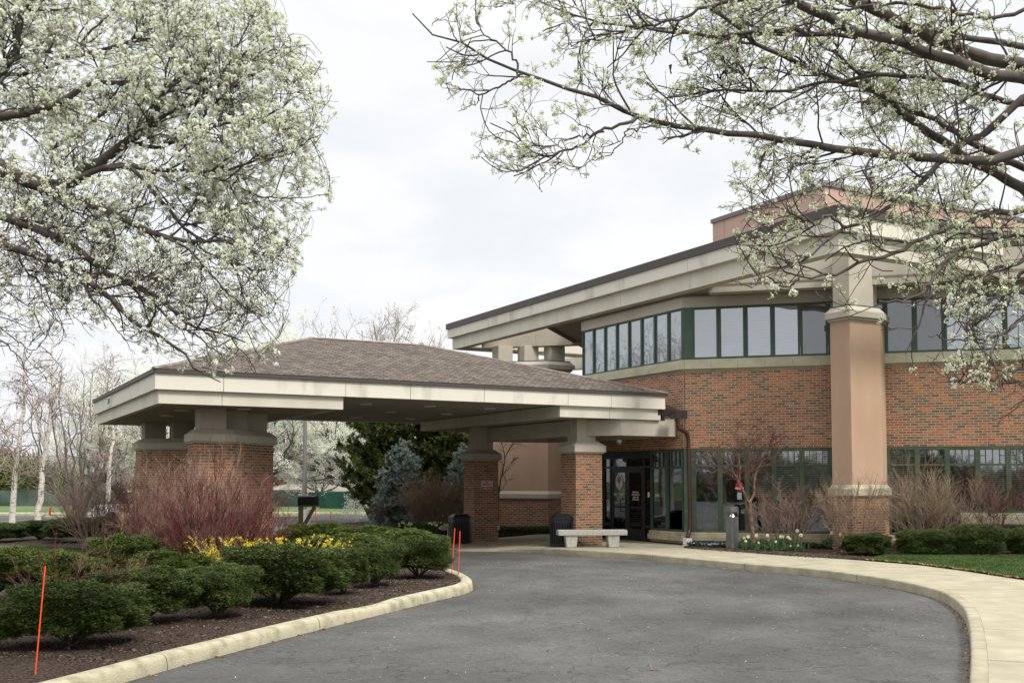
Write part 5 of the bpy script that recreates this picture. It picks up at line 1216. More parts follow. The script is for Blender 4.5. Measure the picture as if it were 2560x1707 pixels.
shrub('yew', 1, 548, 856, 1360, 1508, 'large flat-topped yew shrub along the kerb below the yellow forsythia', G1, rz=-.2, depth=.75)
shrub('yew', 2, 800, 925, 1362, 1482, 'narrow yew shrub wedged right behind the large flat-topped one', G1, rz=2.2)
shrub('yew', 0, 868, 1008, 1352, 1462, 'rounded yew shrub with a ragged base second from the island tip', G1, rz=.9)
shrub('yew', 1, 968, 1130, 1340, 1442, 'last yew shrub at the island tip beside the pair of orange stakes', G1, rz=2.9)
G2 = 'lighter yew hedge behind the front row'
shrub('light', 0, 700, 880, 1307, 1392, 'light green hedge clump directly behind the left half of the forsythia', G2, Y=25.5)
shrub('light', 1, 830, 1000, 1314, 1392, 'light green hedge clump right of the forsythia toward the canopy drive', G2, Y=24.3, rz=1)
shrub('light', 0, 930, 1118, 1322, 1392, 'light green hedge clump nearest the two orange stakes, behind the tip shrub', G2, Y=22.8, rz=2)
shrub('light', 1, 760, 960, 1334, 1420, 'middle hedge clump between forsythia and the rounded shrub', G2, Y=20.5, rz=.5)
shrub('light', 1, 220, 400, 1338, 1470, 'bright green mound left of the red dogwood, highest of the left mounds', G2, Y=17.5, rz=.2)
shrub('light', 0, 330, 560, 1368, 1470, 'bright green mound partly hidden behind the red dogwood stems', G2, Y=17.0, rz=1.7)
shrub('light', 0, 40, 260, 1376, 1490, 'bright green mound behind the sparse dogwood at the far left', G2, Y=15.8, rz=2.6)
shrub('light', 1, -150, 90, 1366, 1500, 'bright green mound cut by the left frame edge above the dark yew', G2, Y=15.6, rz=.1)
shrub('light', 1, 315, 420, 1308, 1350, 'small green clump behind the dogwood at the foot of the brick piers', G2, Y=22.5, rz=1.1)
G3 = 'clipped box-like yews at the back of the lawn'
shrub('box', 0, -80, 62, 1306, 1352, 'boxy clipped yew at the left frame edge beyond the lawn', G3, depth=.7, zb=0)
shrub('box', 1, 50, 160, 1299, 1347, 'boxy clipped yew between the two birch trunks beyond the lawn', G3, depth=.8)
shrub('box', 0, 130, 335, 1292, 1352, 'long boxy clipped yew in front of the brown twiggy shrub beyond the lawn', G3, depth=.5)
G4 = 'clipped yews by the office windows'
shrub('yew', 2, 2100, 2220, 1329, 1378, 'low rounded yew in front of the brick foot of the tan pier', G4, depth=.8, gap=.05, Y=24.8)
shrub('box', 1, 2240, 2375, 1323, 1381, 'boxy yew just right of the tan pier, left neighbour of the tall boxy one', G4, depth=.7, gap=.05, Y=24.9)
shrub('box', 0, 2366, 2500, 1310, 1386, 'tallest boxy dark yew below the raised window sill on the right', G4, depth=.7, gap=.05, Y=24.8)
shrub('box', 1, 2514, 2660, 1318, 1384, 'boxy yew cut by the right frame edge under the windows', G4, depth=.7, gap=.05, Y=24.9)

# ---------------------------------------------------------------- bare twiggy shrubs
def twiggy(label, center, wx, wy, h, n0, n1, n2, mat_lo, mat_hi, seed, r0=.010, lean=.55, name='bare_shrub', cat='shrub', group=None, arch=-.03, root_r=.22, n3=0, ang=28, up=.10):
    g = rng(seed); rt = empty(name, center, label, cat, group); c = np.array(center)
    a = g.uniform(0, 2*np.pi, n0); q_ = np.sqrt(g.uniform(0, 1, n0)); K = 10; P = np.zeros((n0, K, 3))
    off = np.stack([np.cos(a)*q_*wx/2, np.sin(a)*q_*wy/2, np.zeros(n0)], 1); P[:, 0] = c+off*root_r
    top = c+off*g.uniform(.7, 1.05, n0)[:, None]; top[:, 2] = c[2]+h*g.uniform(.55, 1.0, n0)*(1-.24*q_**2)
    t = np.linspace(0, 1, K)[None, :, None]; s0 = P[:, 0][:, None, :]
    mid = s0+(top[:, None, :]-s0)*np.array([lean*.5, lean*.5, .55])
    P = (1-t)**2*s0+2*t*(1-t)*mid+t*t*top[:, None, :]; P[:, 1:] += np.cumsum(g.normal(0, .012*h, (n0, K-1, 3)), 1)
    R = np.linspace(1, .35, K)[None, :]*(r0*g.uniform(.55, 1.25, n0))[:, None]
    nm = NM(); nm.add(*tubes(P, R, 4))
    P1, R1 = grow(P, R, n1, .3, .97, ang, h*.34, 6, r0*.5, r0*.22, .12, up, g, fall=.5)
    P2, R2 = grow(P1, R1, n2, .2, 1, ang+4, h*.17, 5, r0*.3, r0*.16, .14, up, g, fall=.3)
    nm.add(*tubes(P1, R1, 3), 0); nm.build('stems', mat_lo, rt)
    nm = NM(); nm.add(*tubes(P2, R2, 3))
    if n3: P3, R3 = grow(P2, R2, n3, .2, 1, ang+8, h*.10, 4, r0*.25, r0*.14, .15, up, g); nm.add(*tubes(P3, R3, 3))
    nm.build('twigs', mat_hi, rt); return rt
def gx(px, Y, z=0): return ((px-1280)/F*Y, Y, z)
GD = 'red-stemmed dogwoods in the island bed'
twiggy('dense red-stemmed dogwood in the middle of the island in front of the left brick pier', gx(530, 17.2), 2.1, 1.5, 2.22, 95, 420, 1000, TWIGR, TWIGR, 31, r0=.0115, lean=1.1, group=GD, name='red_dogwood')
twiggy('red-stemmed dogwood on the right side of the clump, leaning toward the forsythia', gx(628, 17.9), 1.6, 1.4, 1.95, 70, 340, 850, TWIGR, TWIGR, 32, r0=.0105, lean=1.1, group=GD, name='red_dogwood')
twiggy('red-stemmed dogwood at the left of the clump in front of the rear brick pier', gx(400, 18.5), 2.2, 1.5, 2.05, 75, 340, 950, TWIGR, TWIGB, 33, r0=.010, lean=1.1, group=GD, name='red_dogwood')
twiggy('tan-tipped dogwood standing behind the red clump against the brick piers', gx(510, 20.6), 3.0, 1.4, 2.35, 90, 460, 1300, TWIGB, TWIGT, 34, r0=.009, group=GD, name='red_dogwood')
twiggy('sparse dogwood with long arching red stems at the far left behind the nearest stake', gx(165, 13.0), 2.5, 1.6, 1.12, 34, 120, 260, TWIGR, TWIGR, 35, r0=.0085, lean=1.2, group=GD, name='red_dogwood', up=.02, ang=40)
twiggy('brown twiggy shrub beyond the lawn left of the brick piers', gx(240, 26.5), 2.6, 1.8, 2.2, 50, 320, 1000, TWIGB, TWIGB, 36, r0=.011, lean=1.2, ang=34, name='bare_shrub', group='bare brown shrubs')
twiggy('brown twiggy shrub just left of the rear brick pier', gx(325, 26.5), 2.2, 1.6, 2.1, 60, 340, 1100, TWIGR, TWIGB, 37, r0=.011, lean=1.1, name='bare_shrub', group='bare brown shrubs')
twiggy('wide brown twiggy shrub left of the dark rear pillar under the canopy', gx(1085, 36.5), 3.1, 1.8, 2.15, 130, 760, 2400, TWIGB, TWIGT, 38, r0=.013, lean=1.2, name='bare_shrub', group='bare brown shrubs')
twiggy('small dark twiggy shrub at the foot of the blue spruce', gx(968, 37.5), 1.6, 1.2, 1.25, 26, 150, 400, TWIGM, TWIGM, 39, r0=.012, ang=36, name='bare_shrub', group='bare brown shrubs')
twiggy('bare viburnum left of the tan pier in front of the blinds', gx(1965, 26.9), 2.7, 1.0, 1.85, 26, 260, 900, TWIGB, TWIGB, 40, r0=.013, lean=1.5, name='bare_shrub', group='bare brown shrubs', ang=40)
twiggy('bare viburnum with upright shoots directly in front of the tan pier', gx(2118, 25.55), 2.0, .8, 2.1, 22, 220, 800, TWIGB, TWIGT, 41, r0=.013, lean=1.3, name='bare_shrub', group='bare brown shrubs', ang=36)
twiggy('dense rounded bare shrub right of the tan pier, broadest by the windows', gx(2315, 25.9), 3.1, 1.1, 2.15, 60, 620, 1900, TWIGB, TWIGT, 42, r0=.012, lean=1.5, name='bare_shrub', group='bare brown shrubs', ang=34)
twiggy('dark red shrub in front of the raised window on the right', gx(2475, 25.9), 1.9, .9, 2.1, 18, 110, 420, TWIGM, TWIGR, 43, r0=.014, lean=.8, name='red_dogwood', group='dark red shrubs by the windows', ang=36)
twiggy('dark red shrub cut by the right frame edge in front of the windows', gx(2590, 25.9), 1.9, .9, 2.1, 18, 110, 420, TWIGM, TWIGR, 44, r0=.014, lean=.8, name='red_dogwood', group='dark red shrubs by the windows', ang=36)
# forsythia
def forsythia():
    c = gx(668, 17.0); rt = empty('forsythia', c, 'low spreading forsythia with bright yellow flowers between the green hedges', 'shrub'); g = rng(45); n = 175
    a = g.uniform(0, 2*np.pi, n); r_ = np.sqrt(g.uniform(0, 1, n)); base = np.array(c)+np.stack([np.cos(a)*r_*1.1, np.sin(a)*r_*.35, np.full(n, .28)], 1)
    tip = base+np.stack([np.cos(a)*.28+g.normal(0, .14, n), np.sin(a)*.22, g.uniform(.26, .62, n)], 1); t = np.linspace(0, 1, 6)[None, :, None]
    P = base[:, None]*(1-t)+tip[:, None]*t; P[:, :, 2] += (np.sin(t[..., 0]*np.pi)*.06); nm = NM(); nm.add(*tubes(P, np.tile(np.linspace(.006, .003, 6), (n, 1)), 3)); nm.build('stems', TWIGT, rt)
    pos, ax = along_pts(P, 1500, .35, 1, g); v = []; f = []; 
    for k in range(4):
        an = k*np.pi/2; e = norm(np.array([np.cos(an), np.sin(an), .7])); w = np.array([-np.sin(an), np.cos(an), 0])*.008; v.append(np.array([[0, 0, 0], e*.02-w, e*.036, e*.02+w])); f.append(np.array([[0, 1, 2, 3]])+4*k)
    nm = NM(); instance(nm, [(np.vstack(v), np.vstack(f), 0)], pos+g.normal(0, .012, pos.shape), rots(len(pos), g), g.uniform(.6, 1.1, len(pos)), 0); nm.build('flowers', FORS, rt)
forsythia()

# ---------------------------------------------------------------- trees
def tree(name, label, base, H, trunk_r, fork, nl, spreadx, mats, seed, n1, n2, n3, l1, l2, l3, up=.06, leaf=None, nleaf=0, group=None, multi=False, cat='tree', lean=(0, 0), angl=38, tips=(.3, 1)):
    g = rng(seed); rt = empty(name, base, label, cat, group); b = np.array(base, float)
    top = b+np.array([lean[0], lean[1], fork]); P = resample([tuple(b-np.array([0, 0, .2])), tuple(b+(top-b)*.5+np.array([.02*H*g.normal(), 0, 0])), tuple(top)], 7)[None]
    nm = NM(); nm.add(*tubes(P, np.linspace(trunk_r*1.15, trunk_r*.85, 7)[None], 9)); 
    a = np.arange(nl)*2.4+g.uniform(0, 6); q_ = np.sqrt((np.arange(nl)+.5)/nl); K = 12
    Lm = []; Rm = []
    for i in range(nl):
        s = top if not multi else b+np.array([g.normal(0, trunk_r), g.normal(0, trunk_r), 0])
        z0 = 0 if multi else -g.uniform(0, .25)*fork
        st = s+np.array([0, 0, z0]); e = b+np.array([math.cos(a[i])*q_[i]*spreadx/2+lean[0]*1.6, math.sin(a[i])*q_[i]*spreadx/2, H*(1-.35*q_[i]**2)*g.uniform(.88, 1)])
        m1 = st+(e-st)*.35+np.array([math.cos(a[i]), math.sin(a[i]), -.3])*spreadx*.07; m2 = st+(e-st)*.7+np.array([math.cos(a[i]), math.sin(a[i]), -.2])*spreadx*.05
        Lm.append(resample([tuple(st), tuple(m1), tuple(m2), tuple(e)], K, .012*H, g)); r_ = trunk_r*(.42 if not multi else .6); Rm.append(np.linspace(r_, r_*.12, K))
    Lm = np.array(Lm); Rm = np.array(Rm); nm.add(*tubes(Lm, Rm, 6)); nm.build('trunk', mats[0], rt)
    P1, R1 = grow(Lm, Rm, n1, .15, .97, angl, l1, 8, trunk_r*.16, trunk_r*.05, .10, up, g, fall=.45)
    P2, R2 = grow(np.concatenate([P1, np.array([resample(p, 8) for p in Lm])]), np.concatenate([R1, np.full((nl, 8), trunk_r*.1)]), n2, .2, 1, angl, l2, 6, trunk_r*.07, trunk_r*.028, .13, up, g, fall=.3)
    P3, R3 = grow(P2, R2, n3, .15, 1, angl, l3, 4, trunk_r*.032, trunk_r*.018, .15, up, g, fall=.2)
    nm = NM(); nm.add(*tubes(P1, R1, 4)); nm.add(*tubes(P2, R2, 3)); nm.add(*tubes(P3, R3, 3)); nm.build('branches', mats[1], rt)
    if leaf:
        pos, ax = along_pts(P3, nleaf, tips[0], tips[1], g); nm = NM(); gi = g.integers(0, 4, nleaf)
        for t in range(4):
            v = []; f = []; m_ = leaf[0]
            for k in range(leaf[1]):
                d = norm(g.normal(0, 1, 3)); c = d*leaf[2]*g.uniform(.2, 1); v.append(quad_leaf(c, norm(g.normal(0, 1, 3)), norm(g.normal(0, 1, 3)), leaf[3], leaf[3]*.8)); f.append(np.array([[0, 1, 2, 3]])+4*k)
            k = leaf[1]*2//3; vv = np.vstack(v)
            tm = [(vv[:4*k], np.vstack(f[:k]), 0), (vv[4*k:], np.vstack(f[k:])-4*k, 1)]
            s_ = gi == t; instance(nm, tm, pos[s_], rots(s_.sum(), g), g.uniform(.7, 1.3, s_.sum()), 0)
        nm.build('crown', leaf[0], rt)
    return rt
FL = ([PETAL, BUD], 13, .17, .055)
GP = 'white flowering pears beyond the driveway'
def bgx(px, Y, z=-.1): return ((px-1280)/F*Y, Y, z)
tree('flowering_pear_tree', 'white pear tree behind the left end of the canopy, crown showing above the shingles', bgx(650, 47), 8.6, .20, 1.9, 14, 7.0, (BARKG, BARKG), 51, 90, 420, 1500, 2.4, 1.3, .7, leaf=FL, nleaf=5200, group=GP)
tree('flowering_pear_tree', 'broad white pear tree framed between the left pier and the evergreens under the canopy', bgx(945, 50), 7.0, .20, 1.9, 14, 8.6, (BARK, BARKG), 52, 100, 460, 1700, 2.6, 1.4, .75, leaf=FL, nleaf=6500, group=GP, lean=(-1.1, 0))
tree('flowering_pear_tree', 'white pear tree left of the brick piers, right of the bare fan-shaped tree', bgx(300, 50), 7.0, .18, 1.5, 12, 5.6, (BARKG, BARKG), 53, 80, 380, 1400, 2.2, 1.2, .7, leaf=FL, nleaf=4800, group=GP)
tree('flowering_pear_tree', 'distant pale pear tree low beside the third birch', bgx(395, 62), 6.5, .2, 1.5, 12, 6.5, (BARKG, BARKG), 54, 80, 380, 1400, 2.2, 1.2, .7, leaf=FL, nleaf=4800, group=GP)
tree('bare_tree', 'bare fan-shaped multi-stemmed tree between the birches and the white pear', bgx(195, 48, 0), 7.4, .13, .8, 14, 5.8, (BARKG, FARTW), 55, 130, 520, 1500, 1.9, 1.0, .6, multi=True, group='bare trees in the background', angl=22, up=.05)
BUDT = ([M('pale_bud_leaf', (.42, .42, .26), .8, c2=(.55, .55, .42), sc=3), TWIGB], 4, .09, .05)
tree('bare_tree', 'tall budding tree whose top shows above the left part of the canopy ridge', bgx(900, 66), 12.6, .26, 4, 14, 8.0, (BARKG, FARTW), 56, 110, 600, 2300, 2.6, 1.5, .8, leaf=BUDT, nleaf=3500, group='bare trees in the background', up=.07)
tree('bare_tree', 'tall budding tree behind the canopy roof, nearer the long eave', bgx(1010, 68), 12.9, .26, 4, 14, 7.0, (BARKG, FARTW), 57, 110, 600, 2300, 2.6, 1.5, .8, leaf=BUDT, nleaf=3500, group='bare trees in the background', up=.08)
tree('bare_tree', 'bare tree whose top shows just left of the end of the long eave', bgx(1095, 75), 11.6, .26, 4, 12, 6.5, (BARKG, FARTW), 58, 100, 500, 1800, 2.4, 1.4, .8, leaf=BUDT, nleaf=1200, group='bare trees in the background', up=.08)
tree('bare_tree', 'pale bare tree behind the top of the left canopy corner', bgx(330, 58), 9.6, .2, 2.5, 12, 6.0, (FARTW, FARTW), 59, 60, 260, 900, 2.2, 1.2, .7, leaf=BUDT, nleaf=900, group='bare trees in the background', up=.06)
tree('bare_tree', 'bare tree cut by the left frame edge behind the first birch', bgx(-80, 60), 7.0, .15, 2.0, 9, 6.0, (FARTW, FARTW), 60, 50, 220, 700, 2.4, 1.3, .7, group='bare trees in the background')
tree('bare_tree', 'bare tree low behind the light pole under the canopy', bgx(800, 74), 5.2, .16, 1.0, 10, 7.0, (BARKG, FARTW), 61, 70, 330, 1100, 2.0, 1.1, .6, group='bare trees in the background', up=.03)
tree('bare_tree', 'bare spreading tree at the left edge of the dark evergreens under the canopy', bgx(905, 78), 5.6, .16, 1.0, 10, 6.0, (BARKG, FARTW), 62, 70, 330, 1100, 2.0, 1.1, .6, group='bare trees in the background', up=.03)
tree('bare_tree', 'thin upright bare tree behind the dark evergreens under the canopy', bgx(960, 55), 8.0, .16, 1.2, 9, 3.2, (BARKG, FARTW), 63, 60, 220, 500, 1.6, .9, .5, multi=True, group='bare trees in the background', angl=20, up=.06)
# birches with drooping twigs
def birch(label, px, Y, H, lx, seed, fork=None):
    g = rng(seed); b = np.array(bgx(px, Y, -.1)); rt = empty('birch_tree', tuple(b), label, 'tree', 'white birches beyond the left hedge')
    ax = resample([tuple(b), tuple(b+np.array([lx*.4, 0, H*.35])), tuple(b+np.array([lx*.6+.12, 0, H*.55])), tuple(b+np.array([lx, 0, H]))], 22, .025, g)
    Ls = [ax]; Rs = [np.linspace(.125, .012, 22)]
    for (t, dx_, h_) in (fork or []):
        s = ax[int(t*21)]; Ls.append(resample([tuple(s), tuple(s+np.array([dx_*.45, .1, h_*.5])), tuple(s+np.array([dx_, .2, h_]))], 22, .02, g)); Rs.append(np.linspace(.06, .01, 22))
    Ls = np.array(Ls); Rs = np.array(Rs); nm = NM(); nm.add(*tubes(Ls, Rs, 9)); nm.build('trunk', BIRCH, rt)
    P1, R1 = grow(Ls, Rs, 48, .16, .97, 58, 1.5, 9, .022, .006, .10, -.02, g, fall=.55)
    P2, R2 = grow(P1, R1, 210, .2, 1, 45, .8, 8, .008, .003, .08, -.10, g, fall=.3); P3, R3 = grow(P2, R2, 560, .2, 1, 40, .4, 5, .0045, .003, .08, -.14, g, fall=.2)
    nm = NM(); nm.add(*tubes(P1, R1, 4)); nm.add(*tubes(P2, R2, 3)); nm.add(*tubes(P3, R3, 3))
    pos, axx = along_pts(P3, 300, .5, 1, g); v = np.array([[0, 0, 0], [.02, 0, -.03], [0, .0, -.09], [-.02, 0, -.03]]); instance(nm, [(v, np.array([[0, 1, 2, 3]]), 1)], pos, rots(300, g, np.tile([0, 0, 1.], (300, 1)), .2), np.ones(300), 1); nm.build('branches', [BIRTW, TWIGM], rt)
birch('leftmost white birch leaning slightly right with a kinked trunk', 33, 40, 7.8, .35, 71, [(.38, -.9, 2.0)])
birch('second white birch, forked high up, left of the bare fan-shaped tree', 98, 40, 7.9, .45, 72, [(.42, -1.1, 3.6), (.5, .5, 2.8)])
birch('thin third birch seen against the white pear beside the canopy', 272, 45, 7.2, .1, 73)
# paperbark maple and the young tree by the far pier
def multi_tree(label, px, Y, pts, seed, n1, n2, n3, l, r0, bark, twig, name='paperbark_maple'):
    g = rng(seed); b = bgx(px, Y, 0); rt = empty(name, b, label, 'tree'); Ls = []; Rs = []
    for p, ra, rb2 in pts: Ls.append(resample([tuple(at(x, y, Y+dy_)) for x, y, dy_ in p], 16, .008, g)); Rs.append(np.linspace(ra, rb2, 16))
    Ls = np.array(Ls); Rs = np.array(Rs); nm = NM(); nm.add(*tubes(Ls, Rs, 9)); nm.build('trunk', bark, rt)
    P1, R1 = grow(Ls[1:], Rs[1:], n1, .15, .97, 42, l, 8, r0, r0*.4, .13, .05, g, fall=.4); P2, R2 = grow(P1, R1, n2, .2, 1, 42, l*.5, 6, r0*.5, r0*.25, .15, .05, g, fall=.3); P3, R3 = grow(P2, R2, n3, .2, 1, 42, l*.25, 4, r0*.3, r0*.2, .15, .04, g)
    nm = NM(); nm.add(*tubes(P1, R1, 4)); nm.add(*tubes(P2, R2, 3)); nm.add(*tubes(P3, R3, 3)); nm.build('branches', twig, rt)
multi_tree('small paperbark maple with peeling copper trunk behind the bollard light', 1880, 26.8, [
 ([(1883, 1368, 0), (1881, 1330, 0), (1877, 1290, 0), (1872, 1255, 0)], .056, .044), ([(1873, 1257, 0), (1860, 1232, -.1), (1848, 1205, -.2), (1832, 1180, -.3), (1820, 1150, -.4), (1790, 1125, -.5)], .036, .008), ([(1873, 1257, 0), (1884, 1235, .1), (1886, 1210, .1), (1890, 1180, .2), (1905, 1150, .2), (1925, 1110, .3), (1940, 1080, .3)], .036, .008),
 ([(1848, 1205, -.2), (1850, 1170, -.2), (1845, 1130, -.1), (1838, 1090, 0), (1845, 1062, 0)], .018, .006), ([(1886, 1210, .1), (1880, 1170, 0), (1872, 1130, -.1), (1880, 1090, -.2), (1872, 1060, -.2)], .018, .006), ([(1832, 1180, -.3), (1805, 1165, -.3), (1785, 1160, -.3), (1765, 1140, -.2)], .013, .005), ([(1905, 1150, .2), (1930, 1140, .2), (1945, 1120, .1)], .013, .005)],
 81, 80, 420, 1100, .60, .012, PAPERB, TWIGM)
multi_tree('slender bare young tree in front of the tan far pier behind the dark pillar', 1243, 35.5, [
 ([(1243, 1330, 0), (1245, 1280, 0), (1246, 1240, 0), (1246, 1215, 0)], .035, .03), ([(1246, 1240, 0), (1256, 1180, 0), (1262, 1145, 0), (1255, 1110, 0), (1252, 1080, 0)], .026, .006), ([(1246, 1235, 0), (1270, 1200, 0), (1285, 1195, 0)], .012, .005), ([(1254, 1190, 0), (1275, 1160, 0), (1288, 1140, 0)], .012, .005), ([(1262, 1145, 0), (1275, 1120, 0), (1294, 1105, 0)], .012, .005)],
 82, 26, 80, 140, .55, .009, TWIGM, TWIGM, name='young_bare_tree')
# conifers
def conifer(label, px, Y, H, Rb, seed, mat, droop, nw, nb, ns, group=None, name='blue_spruce', z0=.15, L=.26, gap=0, zb=0., pw=.85, rag=.15, wd=.05):
    g = rng(seed); b = np.array(bgx(px, Y, zb)); rt = empty(name, tuple(b), label, 'tree', group); nm = NM(); P = np.array([b+np.array([0, 0, z]) for z in np.linspace(-.1, H*.98, 10)])[None]
    nm.add(*tubes(P, np.linspace(.11*H/5, .012, 10)[None], 8)); nm.build('trunk', BARKG, rt)
    zs = np.sort(np.concatenate([np.repeat(np.linspace(z0, H*.97, nw), nb)]))+g.normal(0, .06, nw*nb); n = len(zs); a = g.uniform(0, 2*np.pi, n)
    R_ = Rb*np.clip(1-zs/H, .02, 1)**pw*g.uniform(1-rag*1.6, 1+rag, n); K = 7; t = np.linspace(0, 1, K)[None, :]
    B_ = np.zeros((n, K, 3)); B_[..., 0] = b[0]+np.cos(a)[:, None]*R_[:, None]*t; B_[..., 1] = b[1]+np.sin(a)[:, None]*R_[:, None]*t
    B_[..., 2] = b[2]+zs[:, None]+R_[:, None]*(droop[0]*t+droop[1]*t**2); RR = np.tile(np.linspace(.03, .006, K), (n, 1))*np.clip(R_, .3, 2)[:, None]
    P2, R2 = grow(B_, RR, n*4, .2, 1, 48, Rb*.34, 5, .008, .004, .08, .01, g, fall=.5, flat=.8)
    P3, R3 = grow(P2, R2, n*5, .2, 1, 45, Rb*.16, 4, .005, .003, .08, .03, g, fall=.3)
    nm = NM(); nm.add(*tubes(B_, RR, 4)); nm.build('branches', BARKG, rt)
    AP = [along_pts(B_, ns//5, .3, 1, g), along_pts(P2, ns*2//5, .2, 1, g), along_pts(P3, ns*2//5, .3, 1, g)]
    pos = np.vstack([x[0] for x in AP]); ax = np.vstack([x[1] for x in AP]); nm = NM(); gi = g.integers(0, 4, len(pos))
    for q_ in range(4):
        v = []; f = []
        for k in range(12):
            an = g.uniform(0, 2*np.pi); c = np.array([0, 0, g.uniform(-.5, .5)*L]); d = norm(np.array([np.cos(an), np.sin(an), .9])); v.append(quad_leaf(c, d, norm(np.cross(d, g.normal(0, 1, 3))), L*.42, wd)); f.append(np.array([[0, 1, 2, 3]])+4*k)
        s_ = gi == q_; instance(nm, [(np.vstack(v), np.vstack(f), 0)], pos[s_], rots(s_.sum(), g, ax[s_]+np.array([0, 0, .25]), .25), g.uniform(.7, 1.2, s_.sum()), 0)
    nm.build('needles', mat, rt, smooth=False); return rt
conifer('pointed blue spruce standing clear in front of the dark evergreens', 1005, 38.0, 3.2, 1.35, 91, SPRUCE, (.10, -.10), 17, 9, 11000, group='blue spruces', L=.15, wd=.017, z0=.1)
conifer('blue spruce half hidden behind the dark rear pillar', 1160, 39.5, 3.1, 1.25, 92, SPRUCE, (.10, -.10), 17, 9, 11000, group='blue spruces', L=.15, wd=.017)
GE = 'dark evergreens behind the blue spruces'
conifer('bushy dark evergreen at the left of the group, reaching the car park edge', 965, 42, 6.4, 1.75, 93, EVERG, (.55, .05), 16, 9, 12000, group=GE, name='dark_evergreen', L=.26, pw=.38, rag=.35, wd=.030, zb=-.1)
conifer('dark evergreen in the middle of the group behind the blue spruce', 1055, 44.5, 6.8, 2.2, 94, EVERG, (.55, .05), 16, 9, 13000, group=GE, name='dark_evergreen', L=.28, pw=.38, rag=.35, wd=.032)
conifer('dark evergreen at the right of the group beside the brick rear wing', 1135, 43.5, 5.6, 1.7, 95, EVERG, (.55, .05), 15, 9, 11000, group=GE, name='dark_evergreen', L=.26, pw=.38, rag=.35, wd=.030)
# distant thicket and ground mass
def thicket(name, label, x0, x1, Y0, Y1, h, mats, n, seed, s=.5, zb=0.3, hv=None):
    g = rng(seed); pos = np.stack([g.uniform(x0, x1, n), g.uniform(Y0, Y1, n), np.zeros(n)], 1)
    hh = h*(.72+.28*np.sin(pos[:, 0]*.35+seed)*np.cos(pos[:, 0]*.13)); pos[:, 2] = zb+hh*g.uniform(0, 1, n)**.8; nm = NM()
    v = []; f = []
    for k in range(7):
        d = norm(g.normal(0, 1, 3)+np.array([0, 0, .6])); v.append(quad_leaf(g.normal(0, .35, 3), d, norm(np.cross(d, g.normal(0, 1, 3))), s, s*.10)); f.append(np.array([[0, 1, 2, 3]])+4*k)
    tm = [(np.vstack(v), np.vstack(f), 0)]; gi = g.random(n) < .5
    for k, m_ in ((gi, 0), (~gi, 1)): instance(nm, [(tm[0][0], tm[0][1], m_)], pos[k], rots(k.sum(), g, np.tile([0, 0, 1.], (k.sum(), 1)), .5), g.uniform(.5, 1.3, k.sum()), 0)
    o = nm.build(name, mats, None, smooth=False); tag(o, label, 'thicket', kind='stuff'); return o
TH1 = M('far_twig_brown', (.17, .125, .10), .9, c2=(.24, .19, .155), sc=.3); TH2 = M('far_twig_olive', (.11, .10, .05), .9, c2=(.17, .155, .07), sc=.3); TH3 = M('far_leaf_green', (.09, .12, .03), .9, c2=(.14, .17, .05), sc=.4)
thicket('distant_thicket', 'brown leafless thicket far behind the green screened fence', -62, -8, 92, 104, 4.2, [TH1, TH2], 13000, 101, s=1.1)
thicket('green_thicket', 'green budding bushes behind the fence at the far left', -46, -33, 74, 80, 3.3, [TH3, TH2], 4200, 102, s=.6)
thicket('distant_thicket', 'brown wood on the rise beyond the tan-roofed building', -30, -2, 104, 116, 7.0, [TH1, TH2], 9000, 103, s=1.3)
# fence with windscreen and far buildings
def far_fence(x0, x1, Y, z0, z1, label, mat, post=2.6, sag=.05):
    r = empty('screened_fence', ((x0+x1)/2, Y, z0), label, 'fence', 'green screened fences beyond the car park'); n = int((x1-x0)/.4)
    V = []; Fc = []; g = rng(int(abs(x0)*7)); ww = g.normal(0, .02, n+1)
    for i in range(n+1):
        x = x0+(x1-x0)*i/n
        for k in range(5): V.append((x, Y+.06*math.sin(x*2.3+k)+ww[i], z0+(z1-z0)*k/4-(sag*abs(math.sin(x*math.pi/post)) if k == 4 else 0)))
    for i in range(n):
        for k in range(4): a = i*5+k; Fc.append((a, a+5, a+6, a+1))
    nm = NM(); nm.add(V, Fc); nm.build('windscreen', mat, r)
    x = x0
    while x <= x1+.01: 
        nm = NM(); P = np.linspace((x, Y+.1, z0-.3), (x, Y+.1, z1+.05), 2)[None]; nm.add(*tubes(P, np.full((1, 2), .035), 6)); nm.build('post', DRIP, r); x += post*2
    nm = NM(); nm.add(*tubes(np.linspace((x0, Y+.1, z1), (x1, Y+.1, z1), 3)[None], np.full((1, 3), .03), 5)); nm.build('top_rail', SCREEN, r)
far_fence(-40, -14.0, 71, -.05, 1.09, 'long faded green screened fence on the far left behind the birches', SCREENL, post=3.2)
far_fence(-17.0, -12.3, 70, .0, .95, 'faded green screened fence seen through the red dogwood left of the mailbox', SCREENL)
o = far_fence(-12.25, -10.3, 68.5, -.02, .95, 'darker green screened panel right behind the mailbox', SCREEN, post=1.3)
m = MB(); m.prism([(-12.1, 66), (-10.35, 65.2), (-10.2, 69), (-12.0, 70)], -.15, 1.05); ob = m.build('screened_enclosure', SCREEN, None); tag(ob, 'dark green screened enclosure left of the evergreens under the canopy', 'enclosure')
TANR = M('tan_flat_roof', (.21, .185, .15), .9, c2=(.27, .24, .20), sc=.3)
